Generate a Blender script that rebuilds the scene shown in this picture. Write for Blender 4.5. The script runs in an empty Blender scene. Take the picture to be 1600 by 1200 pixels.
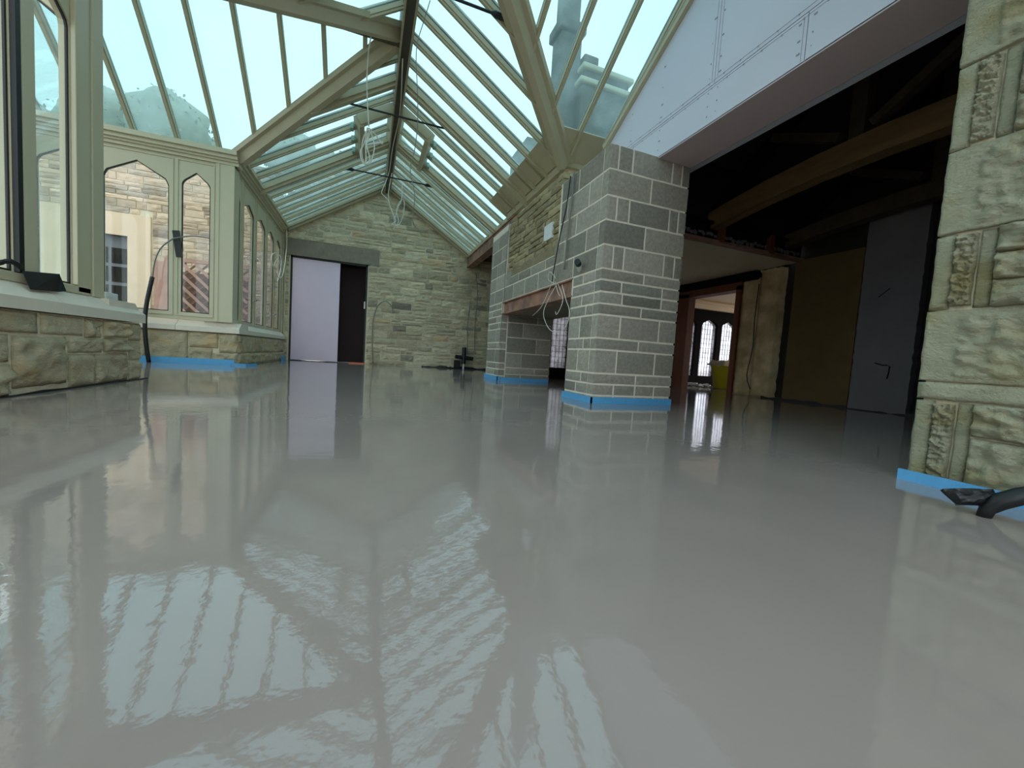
import bpy, math, random
from mathutils import Vector, Matrix, noise
from mathutils.geometry import tessellate_polygon

random.seed(7)
SC = bpy.context.scene
COL = SC.collection

# ------------------------------------------------------------------ camera
cam_d = bpy.data.cameras.new('camera')
cam = bpy.data.objects.new('camera', cam_d)
COL.objects.link(cam)
RT = Vector((0.93725, -0.34288, 0.06317))
DN = Vector((0.03648, -0.08374, -0.99582))
FW = Vector((0.34674, 0.93564, -0.06597))
m = Matrix.Identity(4)
for i in range(3):
    m[i][0] = RT[i]; m[i][1] = -DN[i]; m[i][2] = -FW[i]
m.translation = Vector((0, 0, 0.33))
cam.matrix_world = m
cam_d.sensor_width = 36
cam_d.lens = 615.025 / 1600 * 36
cam_d.clip_start = 0.02
cam_d.clip_end = 500
SC.camera = cam

# ------------------------------------------------------------------ world: bright overcast sky
w = bpy.data.worlds.new('overcast'); SC.world = w; w.use_nodes = True
nt = w.node_tree; nt.nodes.clear()
wo = nt.nodes.new('ShaderNodeOutputWorld'); bg = nt.nodes.new('ShaderNodeBackground')
tc = nt.nodes.new('ShaderNodeTexCoord'); nz = nt.nodes.new('ShaderNodeTexNoise')
nz.inputs['Scale'].default_value = 1.6; nz.inputs['Detail'].default_value = 3
rp = nt.nodes.new('ShaderNodeValToRGB')
rp.color_ramp.elements[0].position = .35; rp.color_ramp.elements[0].color = (.72, .87, 1, 1)
rp.color_ramp.elements[1].position = .65; rp.color_ramp.elements[1].color = (1, 1, 1, 1)
nt.links.new(tc.outputs['Generated'], nz.inputs['Vector']); nt.links.new(nz.outputs[0], rp.inputs[0])
nt.links.new(rp.outputs[0], bg.inputs[0]); nt.links.new(bg.outputs[0], wo.inputs[0])
bg.inputs[1].default_value = 2.1
SC.view_settings.view_transform = 'Standard'
SC.view_settings.look = 'None'
SC.view_settings.exposure = 0.28
SC.view_settings.gamma = 1.0
SC.view_settings.use_curve_mapping = False
try:
    SC.cycles.use_denoising = True
    SC.cycles.max_bounces = 12
    SC.cycles.diffuse_bounces = 6
    SC.cycles.transparent_max_bounces = 16
    SC.cycles.caustics_reflective = False
except Exception:
    pass

# ------------------------------------------------------------------ materials
MATS = {}
def srgb(r, g, b):
    f = lambda c: ((c / 255 + .055) / 1.055) ** 2.4 if c > 10 else c / 255 / 12.92
    return (f(r), f(g), f(b), 1)

def mat(name, col, rough=.8, var=0, nscale=6, nvar=0, bump=0, bscale=30, stretch=(1, 1, 1), metal=0, col2=None,
        c2lo=.4, c2hi=.65, c2scale=2.0, spec=.5, ior=1.5, cols=None, bdist=.01):
    """procedural material: base colour, noise mottling, per-piece variation, fine relief"""
    M = bpy.data.materials.new(name); M.use_nodes = True; MATS[name] = M
    t = M.node_tree; L = t.links.new; N = t.nodes.new
    b = t.nodes['Principled BSDF']
    b.inputs['Roughness'].default_value = rough; b.inputs['Metallic'].default_value = metal
    b.inputs['IOR'].default_value = ior
    b.inputs['Specular IOR Level'].default_value = spec
    g = N('ShaderNodeNewGeometry')
    mp = N('ShaderNodeMapping'); mp.inputs['Scale'].default_value = stretch
    L(g.outputs['Position'], mp.inputs['Vector'])
    src = None
    if cols or var:
        oi = N('ShaderNodeObjectInfo')
        ad = N('ShaderNodeMath'); ad.operation = 'ADD'
        L(oi.outputs['Random'], ad.inputs[0]); L(g.outputs['Random Per Island'], ad.inputs[1])
        wn = N('ShaderNodeTexWhiteNoise'); wn.noise_dimensions = '1D'
        L(ad.outputs[0], wn.inputs['W'])
    if cols:
        r = N('ShaderNodeValToRGB'); r.color_ramp.interpolation = 'LINEAR'
        el = r.color_ramp.elements
        while len(el) < len(cols): el.new(.5)
        for i, c in enumerate(cols):
            el[i].position = i / (len(cols) - 1); el[i].color = c
        L(wn.outputs['Value'], r.inputs[0]); src = r.outputs[0]
    else:
        rgb = N('ShaderNodeRGB'); rgb.outputs[0].default_value = col; src = rgb.outputs[0]
    if col2:
        n2 = N('ShaderNodeTexNoise'); n2.inputs['Scale'].default_value = c2scale; n2.inputs['Detail'].default_value = 5
        L(mp.outputs[0], n2.inputs['Vector'])
        mr = N('ShaderNodeMapRange'); mr.inputs[1].default_value = c2lo; mr.inputs[2].default_value = c2hi
        L(n2.outputs[0], mr.inputs[0])
        mx = N('ShaderNodeMix'); mx.data_type = 'RGBA'
        L(mr.outputs[0], mx.inputs['Factor']); L(src, mx.inputs['A']); mx.inputs['B'].default_value = col2
        src = mx.outputs['Result']
    if nvar or var:
        hs = N('ShaderNodeHueSaturation'); L(src, hs.inputs['Color'])
        val = None
        if nvar:
            n1 = N('ShaderNodeTexNoise'); n1.inputs['Scale'].default_value = nscale; n1.inputs['Detail'].default_value = 6
            n1.inputs['Roughness'].default_value = .6
            L(mp.outputs[0], n1.inputs['Vector'])
            m1 = N('ShaderNodeMapRange'); m1.inputs[1].default_value = .25; m1.inputs[2].default_value = .75
            m1.inputs[3].default_value = 1 - nvar; m1.inputs[4].default_value = 1 + nvar
            L(n1.outputs[0], m1.inputs[0]); val = m1.outputs[0]
        if var:
            m2 = N('ShaderNodeMapRange'); m2.inputs[3].default_value = 1 - var; m2.inputs[4].default_value = 1 + var
            wn2 = N('ShaderNodeTexWhiteNoise'); wn2.noise_dimensions = '1D'
            a2 = N('ShaderNodeMath'); a2.operation = 'ADD'; a2.inputs[1].default_value = 3.7
            L(ad.outputs[0], a2.inputs[0]); L(a2.outputs[0], wn2.inputs['W'])
            L(wn2.outputs['Value'], m2.inputs[0])
            if val:
                mm = N('ShaderNodeMath'); mm.operation = 'MULTIPLY'; L(val, mm.inputs[0]); L(m2.outputs[0], mm.inputs[1]); val = mm.outputs[0]
            else: val = m2.outputs[0]
        L(val, hs.inputs['Value']); src = hs.outputs[0]
    L(src, b.inputs['Base Color'])
    if bump:
        nb = N('ShaderNodeTexNoise'); nb.inputs['Scale'].default_value = bscale; nb.inputs['Detail'].default_value = 7
        nb.inputs['Roughness'].default_value = .65
        L(mp.outputs[0], nb.inputs['Vector'])
        bp = N('ShaderNodeBump'); bp.inputs['Strength'].default_value = bump; bp.inputs['Distance'].default_value = bdist
        L(nb.outputs[0], bp.inputs['Height']); L(bp.outputs[0], b.inputs['Normal'])
    return M

def glass(name, tint, dirt_glow=0.0, refl=.6, base=.04, dirt_glow_col=(.8, .85, .8, 1), dscale=2.5):
    M = bpy.data.materials.new(name); M.use_nodes = True; MATS[name] = M
    t = M.node_tree; L = t.links.new; N = t.nodes.new; t.nodes.clear()
    o = N('ShaderNodeOutputMaterial'); tr = N('ShaderNodeBsdfTransparent'); tr.inputs[0].default_value = tint
    gl = N('ShaderNodeBsdfGlossy'); gl.inputs['Roughness'].default_value = .03
    lw = N('ShaderNodeLayerWeight'); lw.inputs[0].default_value = .5
    pw = N('ShaderNodeMath'); pw.operation = 'POWER'; pw.inputs[1].default_value = 4; L(lw.outputs['Facing'], pw.inputs[0])
    ma = N('ShaderNodeMath'); ma.operation = 'MULTIPLY_ADD'; ma.inputs[1].default_value = refl; ma.inputs[2].default_value = base
    L(pw.outputs[0], ma.inputs[0])
    mx = N('ShaderNodeMixShader'); L(ma.outputs[0], mx.inputs[0])
    last = tr.outputs[0]
    if dirt_glow:
        tl = N('ShaderNodeBsdfTranslucent'); tl.inputs[0].default_value = dirt_glow_col
        g = N('ShaderNodeNewGeometry'); nn = N('ShaderNodeTexNoise'); nn.inputs['Scale'].default_value = dscale; nn.inputs['Detail'].default_value = 6
        L(g.outputs['Position'], nn.inputs['Vector'])
        mr = N('ShaderNodeMapRange'); mr.inputs[1].default_value = .4; mr.inputs[2].default_value = .7
        mr.inputs[3].default_value = dirt_glow * .4; mr.inputs[4].default_value = dirt_glow * 1.6
        L(nn.outputs[0], mr.inputs[0])
        m2 = N('ShaderNodeMixShader'); L(mr.outputs[0], m2.inputs[0]); L(tr.outputs[0], m2.inputs[1]); L(tl.outputs[0], m2.inputs[2])
        last = m2.outputs[0]
    L(last, mx.inputs[1]); L(gl.outputs[0], mx.inputs[2]); L(mx.outputs[0], o.inputs[0])
    return M

S1, S2, S3, S4 = srgb(216, 200, 166), srgb(196, 180, 150), srgb(226, 210, 176), srgb(150, 140, 122)
mat('rubble', S1, .9, var=.16, nscale=9, nvar=.22, bump=.9, bscale=26, stretch=(1, 1, 2.2),
    cols=[S4, S1, S2, S3, S1, S2, srgb(214, 184, 144)], bdist=.03)
mat('rubble_old', S4, .9, nscale=9, nvar=.22, bump=.9, bscale=26, stretch=(1, 1, 2.2), cols=[srgb(150, 136, 106), srgb(176, 160, 122), srgb(164, 150, 116), srgb(190, 174, 132)], bdist=.03, var=.14)
mat('rubble_out', S1, .9, var=.14, nscale=9, nvar=.2, bump=.7, bscale=22, stretch=(1, 1, 2.2),
    cols=[srgb(150, 132, 112), srgb(205, 180, 152), srgb(190, 168, 142), srgb(216, 192, 164), srgb(160, 148, 132)], bdist=.02)
mat('ashlar_out', srgb(218, 194, 164), .9, nscale=3, nvar=.08, bump=.2, bscale=60)
mat('big_stone', srgb(182, 178, 150), .92, var=.07, nscale=12, nvar=.16, bump=1.0, bscale=60, bdist=.02,
    col2=srgb(170, 158, 112), c2lo=.5, c2hi=.72, c2scale=5, stretch=(1, 1, 1.6))
mat('dressed', srgb(188, 184, 156), .9, nscale=10, nvar=.1, bump=.4, bscale=70, bdist=.006)
mat('plinth_stone', srgb(188, 176, 146), .92, var=.12, nscale=10, nvar=.18, bump=.9, bscale=30, bdist=.02,
    col2=srgb(196, 170, 128), c2lo=.5, c2hi=.7, c2scale=3, stretch=(1, 1, 1.8))
mat('mortar', srgb(214, 202, 174), .95, nscale=20, nvar=.15, bump=.5, bscale=80)
mat('mortar_light', srgb(232, 220, 200), .95, nscale=20, nvar=.08, bump=.5, bscale=90)
mat('block', srgb(146, 145, 133), .95, var=.15, nscale=34, nvar=.24, bump=.9, bscale=70, bdist=.010,
    cols=[srgb(134, 130, 118), srgb(158, 150, 134), srgb(168, 160, 146), srgb(146, 142, 130)])
mat('cream', srgb(198, 190, 160), .45, nscale=4, nvar=.03)
mat('cream_roof', srgb(186, 176, 146), .5, nscale=5, nvar=.06)
mat('sill_stone', srgb(222, 212, 194), .85, nscale=8, nvar=.05, bump=.15, bscale=70)
mat('lintel_stone', srgb(140, 130, 114), .9, nscale=8, nvar=.2, bump=.4, bscale=50)
mat('ridge_backlit', srgb(84, 82, 68), .6, nscale=8, nvar=.15)  # beams seen against the sky: backlit shade put into the colour
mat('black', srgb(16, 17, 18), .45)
mat('gasket', srgb(10, 12, 12), .5)
mat('blackrod', srgb(26, 36, 38), .5)
mat('pinkboard', srgb(236, 214, 232), .85, nscale=2, nvar=.03)
mat('board', srgb(214, 214, 226), .85, nscale=1.2, nvar=.03)
mat('board_soffit', srgb(206, 186, 190), .85, nscale=1.2, nvar=.03)
mat('joint_line', srgb(166, 164, 172), .9)
mat('steel_red', srgb(168, 124, 104), .6, nscale=9, nvar=.25, bump=.2, col2=srgb(120, 96, 84), c2scale=6)
mat('blue', srgb(92, 166, 216), .45, nscale=30, nvar=.08)
mat('white_plastic', srgb(225, 228, 226), .4)
mat('cable_white', srgb(224, 222, 208), .5)
mat('cable_grey', srgb(120, 122, 116), .5)
mat('metal', srgb(150, 150, 148), .35, metal=.9)
mat('timber', srgb(118, 92, 58), .75, nscale=10, nvar=.3, bump=.3, bscale=40, stretch=(1, .2, 1))
mat('timber_dark', srgb(70, 56, 38), .8, nscale=10, nvar=.3, bump=.3)
mat('door_timber', srgb(112, 64, 38), .6, nscale=7, nvar=.2, stretch=(1, 1, .2))
mat('dark_roof', srgb(30, 29, 30), .95, nscale=5, nvar=.15)  # near-black base stands in for the unlit room's shade
mat('dark_slope', srgb(52, 52, 54), .95, nscale=5, nvar=.1)  # gloom under the roof put into the slope colour
mat('dark_wall', srgb(40, 34, 28), .95, nscale=4, nvar=.3)  # dim interior shade put into the wall colour
mat('brown_plaster', srgb(104, 82, 48), .95, nscale=3, nvar=.2, bump=.3, stretch=(1, 1, 1))
mat('old_plaster', srgb(214, 190, 146), .92, nscale=5, nvar=.18, bump=.4, bscale=20, col2=srgb(176, 152, 112), c2scale=4)
mat('grey_slab', srgb(116, 110, 112), .9, nscale=4, nvar=.08)
mat('ceil_cream', srgb(226, 216, 188), .9, nscale=2, nvar=.05)
mat('far_ceil', srgb(238, 222, 196), .9)
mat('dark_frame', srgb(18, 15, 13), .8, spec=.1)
mat('yellow', srgb(200, 196, 40), .5)
mat('rubble_bag', srgb(206, 196, 176), .9, nscale=12, nvar=.15, bump=.5)
mat('maroon', srgb(38, 10, 10), .7)
mat('orange', srgb(226, 120, 84), .6)
mat('trellis', srgb(176, 136, 120), .85, var=.1, nscale=8, nvar=.15)
mat('screen', srgb(120, 84, 68), .85, nscale=8, nvar=.2)
mat('slatdoor', srgb(98, 100, 104), .6)
mat('paving', srgb(170, 160, 150), .9, nscale=3, nvar=.15)
mat('tower', srgb(100, 98, 88), .95, nscale=3, nvar=.3, col2=srgb(48, 54, 50), c2scale=1.5, bump=.5, bscale=10, bdist=.05)
mat('leaf_hazed', srgb(176, 178, 158), .9, nscale=4, nvar=.15)  # paled towards the sky so the colour carries the haze
mat('bark', srgb(80, 70, 58), .9)
mat('teal', srgb(150, 190, 178), .4)
mat('chasis', srgb(60, 120, 130), .4)
mat('copper', srgb(150, 200, 200), .4)
glass('roof_glass', (.555, .70, .72, 1), dirt_glow=.12, refl=.30, base=.02, dirt_glow_col=(.70, .88, .86, 1), dscale=1.3)
glass('clear_glass', (.93, .97, .96, 1), dirt_glow=.02, refl=.5, base=.03)
glass('lead_glass', (.95, .93, .96, 1), dirt_glow=.42, refl=.3, base=.02, dirt_glow_col=(.95, .92, .97, 1), dscale=6)  # white glow put into the panes by a high translucent share

# wet screed floor: mirror-like, gently rippled
M = bpy.data.materials.new('wet_screed'); M.use_nodes = True; MATS['wet_screed'] = M
t = M.node_tree; L = t.links.new; N = t.nodes.new; b = t.nodes['Principled BSDF']
g = N('ShaderNodeNewGeometry')
n1 = N('ShaderNodeTexNoise'); n1.inputs['Scale'].default_value = .9; n1.inputs['Detail'].default_value = 4
L(g.outputs['Position'], n1.inputs['Vector'])
n1.inputs['Distortion'].default_value = 1.5
cr = N('ShaderNodeValToRGB'); cr.color_ramp.elements[0].position = .3; cr.color_ramp.elements[1].position = .7
cr.color_ramp.elements[0].color = srgb(145, 133, 126); cr.color_ramp.elements[1].color = srgb(155, 142, 135)
L(n1.outputs[0], cr.inputs[0]); L(cr.outputs[0], b.inputs['Base Color'])
b.inputs['Roughness'].default_value = .045; b.inputs['IOR'].default_value = 1.7
na = N('ShaderNodeTexNoise'); na.inputs['Scale'].default_value = 9; na.inputs['Detail'].default_value = 2
nb = N('ShaderNodeTexNoise'); nb.inputs['Scale'].default_value = 34; nb.inputs['Detail'].default_value = 3
for n_ in (na, nb): L(g.outputs['Position'], n_.inputs['Vector'])
nc = N('ShaderNodeTexNoise'); nc.inputs['Scale'].default_value = 110; nc.inputs['Detail'].default_value = 2
L(g.outputs['Position'], nc.inputs['Vector'])
mk = N('ShaderNodeMath'); mk.operation = 'MULTIPLY_ADD'; mk.inputs[1].default_value = .045
ml = N('ShaderNodeMath'); ml.operation = 'MULTIPLY_ADD'; ml.inputs[1].default_value = .26
mq = N('ShaderNodeMath'); mq.operation = 'MULTIPLY'; mq.inputs[1].default_value = .55; L(na.outputs[0], mq.inputs[0])
L(nb.outputs[0], ml.inputs[0]); L(mq.outputs[0], ml.inputs[2])
bp = N('ShaderNodeBump'); bp.inputs['Strength'].default_value = .5; bp.inputs['Distance'].default_value = .0019
L(nc.outputs[0], mk.inputs[0]); L(ml.outputs[0], mk.inputs[2]); L(mk.outputs[0], bp.inputs['Height']); L(bp.outputs[0], b.inputs['Normal'])

# ------------------------------------------------------------------ helpers
WL = {}
def wloc(o): return WL.get(o.name, Vector((0, 0, 0))) if o else Vector((0, 0, 0))

def tag(o, label=None, cat=None, group=None, kind=None):
    if label: o['label'] = label
    if cat: o['category'] = cat
    if group: o['group'] = group
    if kind: o['kind'] = kind
    return o

def empty(name, loc, label=None, cat=None, group=None, kind=None):
    o = bpy.data.objects.new(name, None); COL.objects.link(o)
    o.location = loc; o.empty_display_size = .1; WL[o.name] = Vector(loc)
    return tag(o, label, cat, group, kind)

class MB:
    def __init__(s): s.v = []; s.f = []
    def add(s, vs, fs):
        n = len(s.v); s.v += [Vector(p) for p in vs]; s.f += [tuple(i + n for i in f) for f in fs]; return s
    def box(s, x0, x1, y0, y1, z0, z1):
        return s.add([(x, y, z) for z in (z0, z1) for y in (y0, y1) for x in (x0, x1)],
                     [(0, 2, 3, 1), (4, 5, 7, 6), (0, 1, 5, 4), (2, 6, 7, 3), (0, 4, 6, 2), (1, 3, 7, 5)])
    def prism(s, pts, off):      # pts: 3D polygon, off: extrusion vector
        n = len(pts); off = Vector(off); P = [Vector(p) for p in pts]
        return s.add(P + [p + off for p in P], [tuple(range(n))[::-1], tuple(range(n, 2 * n))] +
                     [(i, (i + 1) % n, n + (i + 1) % n, n + i) for i in range(n)])
    def bar(s, a, b, wd, dp, up=(0, 0, 1), top=0.0, bot=None):   # rectangular/trapezoid bar a->b hanging 'dp' below the line
        a = Vector(a); b = Vector(b); d = (b - a).normalized(); sd = d.cross(Vector(up)).normalized(); n = sd.cross(d).normalized()
        bw = wd if bot is None else bot
        ring = lambda p: [p + sd * (-wd / 2) + n * top, p + sd * (wd / 2) + n * top, p + sd * (bw / 2) + n * (top - dp), p + sd * (-bw / 2) + n * (top - dp)]
        return s.add(ring(a) + ring(b), [(0, 1, 2, 3), (7, 6, 5, 4), (0, 4, 5, 1), (1, 5, 6, 2), (2, 6, 7, 3), (3, 7, 4, 0)])
    def tube(s, path, r, n=6, sub=4):
        P = [Vector(p) for p in path]
        if sub > 1 and len(P) > 2:
            Q = []
            for i in range(len(P) - 1):
                p0 = P[max(i - 1, 0)]; p1 = P[i]; p2 = P[i + 1]; p3 = P[min(i + 2, len(P) - 1)]
                for k in range(sub):
                    t = k / sub
                    Q.append(.5 * ((2 * p1) + (p2 - p0) * t + (2 * p0 - 5 * p1 + 4 * p2 - p3) * t * t + (3 * p1 - p0 - 3 * p2 + p3) * t ** 3))
            Q.append(P[-1]); P = Q
        vs = []; fs = []; ref = Vector((.31, .77, .55)).normalized()
        for i, p in enumerate(P):
            d = (P[min(i + 1, len(P) - 1)] - P[max(i - 1, 0)]).normalized()
            a = d.cross(ref).normalized(); b_ = d.cross(a)
            rr = r[min(i, len(r) - 1)] if isinstance(r, (list, tuple)) else r
            vs += [p + (a * math.cos(k * 2 * math.pi / n) + b_ * math.sin(k * 2 * math.pi / n)) * rr for k in range(n)]
        for i in range(len(P) - 1):
            fs += [(i * n + k, i * n + (k + 1) % n, (i + 1) * n + (k + 1) % n, (i + 1) * n + k) for k in range(n)]
        fs += [tuple(range(n))[::-1], tuple(range((len(P) - 1) * n, len(P) * n))]
        return s.add(vs, fs)
    def build(s, name, mt, parent=None, smooth=False, label=None, cat=None, group=None, kind=None, bevel=0):
        xs = [p.x for p in s.v]; ys = [p.y for p in s.v]; zs = [p.z for p in s.v]
        c = Vector(((min(xs) + max(xs)) / 2, (min(ys) + max(ys)) / 2, min(zs)))
        me = bpy.data.meshes.new(name)
        me.from_pydata([p - c for p in s.v], [], s.f); me.update()
        me.materials.append(MATS[mt])
        if smooth: me.polygons.foreach_set('use_smooth', [True] * len(me.polygons))
        o = bpy.data.objects.new(name, me); COL.objects.link(o)
        o.parent = parent; o.location = c - wloc(parent); WL[o.name] = c
        if bevel:
            md = o.modifiers.new('bevel', 'BEVEL'); md.width = bevel; md.segments = 2; md.limit_method = 'ANGLE'
        return tag(o, label, cat, group, kind)

class FR:        # wall frame: origin, u axis, v axis (up), outward normal
    def __init__(s, o, u, n, v=(0, 0, 1)):
        s.o = Vector(o); s.u = Vector(u); s.v = Vector(v); s.n = Vector(n)
    def __call__(s, u, v, d=0): return s.o + s.u * u + s.v * v + s.n * d

def plate(mb, fr, outer, holes, d0, d1):
    """polygon with holes extruded between depths d0 and d1"""
    loops = [outer] + holes
    flat = [p for l in loops for p in l]
    tris = tessellate_polygon([[Vector((p[0], p[1], 0)) for p in l] for l in loops])
    n = len(flat)
    vs = [fr(p[0], p[1], d0) for p in flat] + [fr(p[0], p[1], d1) for p in flat]
    fs = []
    for t_ in tris:
        fs.append(tuple(t_)); fs.append(tuple(i + n for i in reversed(t_)))
    k = 0
    for l in loops:
        q = len(l)
        for i in range(q):
            a, b_ = k + i, k + (i + 1) % q
            fs.append((a, b_, b_ + n, a + n))
        k += q
    mb.add(vs, fs)

def rect(u0, u1, v0, v1): return [(u0, v0), (u1, v0), (u1, v1), (u0, v1)]
def arch(u0, u1, v0, vs_, va, r=.03, shoulder=.15):
    """pointed (four-centred) window opening: springing vs_, apex va"""
    w_ = u1 - u0; c = (u0 + u1) / 2; rr = min(r, w_ * .15)
    k = rr * .3; h = vs_ + (va - vs_) * shoulder
    dy = (va - vs_)
    right = [(u1, vs_ - rr), (u1 - k, vs_ - rr * .1), (u1 - rr * 1.1, vs_ + dy * .22)]
    left = [(u0 + u1 - p[0], p[1]) for p in right][::-1]
    return [(u0, v0), (u1, v0)] + right + [(c, va)] + left

def stone(mb, fr, u0, u1, v0, v1, proud=.012, amp=.008, nu=4, nv=3, seed=0, back=-.03, edge=.008, fq=7, smoothbox=None, jag=.004):
    """one dressed or rock-faced stone: displaced front grid, rounded edges, sides running back into the joint"""
    vs = []; fs = []
    for j in range(nv + 1):
        for i in range(nu + 1):
            a = i / nu; c = j / nv
            u = u0 + (u1 - u0) * a; v = v0 + (v1 - v0) * c
            e = (i in (0, nu)) or (j in (0, nv))
            q = noise.noise(Vector((u * fq + seed, v * fq * 1.8, seed * 1.7)))
            q2 = noise.noise(Vector((u * fq * 3.1 + seed, v * fq * 4.2, seed)))
            d = proud + amp * (q * 1.3 + q2 * .7)
            if smoothbox and smoothbox(u, v): d = proud * .5
            if e:
                d = proud - edge + amp * q * .3
                u += noise.noise(Vector((v * 23 + seed, seed, 1))) * jag
                v += noise.noise(Vector((u * 17 + seed, seed, 5))) * jag
            vs.append(fr(u, v, d))
    W = nu + 1
    for j in range(nv):
        for i in range(nu):
            fs.append((j * W + i, j * W + i + 1, (j + 1) * W + i + 1, (j + 1) * W + i))
    ringi = [i for i in range(W)] + [j * W + nu for j in range(1, nv + 1)] + [nv * W + i for i in range(nu - 1, -1, -1)] + [j * W for j in range(nv - 1, 0, -1)]
    n = len(vs)
    for i in ringi:
        p = vs[i]; dd = (p - fr.o).dot(fr.n)
        vs.append(p - fr.n * (dd - back))
    q = len(ringi)
    for k in range(q):
        a, b_ = ringi[k], ringi[(k + 1) % q]
        fs.append((b_, a, n + k, n + (k + 1) % q))
    fs.append(tuple(n + k for k in range(q)))
    mb.add(vs, fs)

def courses(u0, u1, v0, v1, hmin, hmax, wmin, wmax, rnd, gap=.010, skip=None):
    v = v0; out = []
    while v < v1 - .03:
        h = min(rnd.uniform(hmin, hmax), v1 - v)
        if v1 - v - h < hmin * .6: h = v1 - v
        u = u0
        while u < u1 - .02:
            wd = rnd.uniform(wmin, wmax) * (1.0 if rnd.random() < .75 else .55)
            if u1 - u - wd < wmin * .6: wd = u1 - u
            wd = min(wd, u1 - u)
            parts_ = [(u, u + wd, v, v + h)]
            if h > hmin * 1.5 and rnd.random() < .22:
                mid = v + h * rnd.uniform(.4, .6); parts_ = [(u, u + wd, v, mid), (u, u + wd, mid, v + h)]
            for a, b_, c, d in parts_:
                rs_ = [(a + gap / 2, b_ - gap / 2, c + gap / 2, d - gap / 2)]
                if skip: rs_ = skip(rs_[0])
                out += [r for r in rs_ if r[1] - r[0] > .03 and r[3] - r[2] > .02]
            u += wd
        v += h
    return out

def cut(rects):            # returns a skip() that trims stones around openings
    def f(r):
        cur = [r]
        for (a, b_, c, d) in rects:
            nx = []
            for (x0, x1, y0, y1) in cur:
                if x1 <= a or x0 >= b_ or y1 <= c or y0 >= d: nx.append((x0, x1, y0, y1)); continue
                if x0 < a - .03: nx.append((x0, a - .005, y0, y1))
                if x1 > b_ + .03: nx.append((b_ + .005, x1, y0, y1))
                if x0 >= a - .03 and x1 <= b_ + .03:
                    if y1 > d + .02: nx.append((x0, x1, d + .005, y1))
                    elif y0 < c - .02: nx.append((x0, x1, y0, c - .005))
            cur = nx
        return cur
    return f

# ------------------------------------------------------------------ setting: floor, ground
MB().box(-3.7, 8.6, -3.0, 9.3, -.12, 0).build('floor', 'wet_screed', label='freshly poured wet grey levelling screed covering the whole floor', kind='structure')
MB().box(-70, 70, -60, 90, -.5, -.14).build('ground', 'paving', label='pale paved ground outside the building', kind='structure')

XL, XR, ZE, YR = -1.6, 2.15, 2.653, 9.11
RX, RZ, SM = .27, 3.85, .64
# ------------------------------------------------------------------ rear gable wall
rear = empty('wall_rear', (.6, YR, 0), 'rear gable wall of coursed tan rubble stone with the doorway', kind='structure')
frR = FR((0, YR, 0), (1, 0, 0), (0, -1, 0))
mb = MB()
gable = lambda x: 5.15 - 1.02 * abs(x - RX)
plate(mb, frR, [(-1.62, 0), (-1.515, 0), (-1.515, 2.15), (-.055, 2.15), (-.055, 0), (3.1, 0), (3.1, 2.4), (2.45, gable(2.45)), (RX, 5.15), (-1.62, gable(-1.62))], [], -.45, -.004)
mb.build('mortar_bed', 'mortar', rear)
rnd = random.Random(3)
st = courses(-1.6, 3.05, 0, 4.9, .075, .165, .18, .55, rnd, .018, cut([(-1.53, -.04, 0, 2.11), (-1.6, .15, 2.11, 2.43)]))
roofz = lambda x: RZ - SM * abs(x - RX)
vis = []; hid = MB()
for r in st:
    uc = (r[0] + r[1]) / 2
    if r[3] > gable(uc) + .02: continue
    if r[2] > roofz(uc) + .1 or (uc > 2.6): 
        stone(hid, frR, *r, proud=.008, amp=.012, nu=3, nv=2, seed=rnd.random() * 99)
    else: vis.append(r)
vis.sort(key=lambda r: -(r[1] - r[0]) * (r[3] - r[2]))
for r in vis[:295]:
    mb = MB(); stone(mb, frR, *r, proud=rnd.uniform(.002, .02), amp=.014, nu=5, nv=3, seed=rnd.random() * 99, jag=.014)
    mb.build('stone', 'rubble', rear)
for r in vis[295:]: stone(hid, frR, *r, proud=.008, amp=.012, nu=3, nv=2, seed=rnd.random() * 99)
hid.build('small_stones', 'rubble', rear, kind='stuff')
mb = MB(); plate(mb, frR, rect(-1.6, .155, 2.115, 2.43), [], -.3, .018)
mb.build('door_lintel', 'lintel_stone', rear, bevel=.008, label='long dark grey stone lintel')
# doorway leading out of the rear wall
d1 = empty('door_1', (-.78, YR + .12, 0), 'black framed rear doorway under the grey stone lintel', kind='structure')
mb = MB()
mb.box(-1.515, -1.48, YR + .02, YR + .16, 0, 2.115); mb.box(-.09, -.055, YR + .02, YR + .16, 0, 2.115); mb.box(-1.515, -.055, YR + .02, YR + .16, 2.07, 2.115)
mb.build('door_frame', 'black', d1)
MB().box(-.62, -.10, YR + .42, YR + .46, 0, 2.1).build('door_leaf', 'maroon', d1)
MB().box(-.112, -.085, YR + .005, YR + .02, 1.18, 1.33).build('strike_plate', 'metal', d1)
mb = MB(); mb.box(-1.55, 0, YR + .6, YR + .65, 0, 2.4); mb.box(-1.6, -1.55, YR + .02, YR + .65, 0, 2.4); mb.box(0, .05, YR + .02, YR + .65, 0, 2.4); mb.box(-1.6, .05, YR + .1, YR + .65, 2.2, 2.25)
mb.build('wall_lobby', 'black', kind='structure', label='lobby walls behind the rear doorway, lack of light coloured in black')  # darkness of the lobby comes from the black colour
MB().box(-1.50, -.60, YR + .03, YR + .045, .015, 2.075).build('plasterboard_sheet', 'pinkboard', label='tall pale lilac plasterboard sheet standing across the rear doorway', cat='board')
MB().box(-.37, -.07, YR - .09, YR - .02, .0, .02).build('threshold_strip', 'orange', label='small orange strip on the floor at the rear doorway', cat='strip', bevel=.004)

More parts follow.
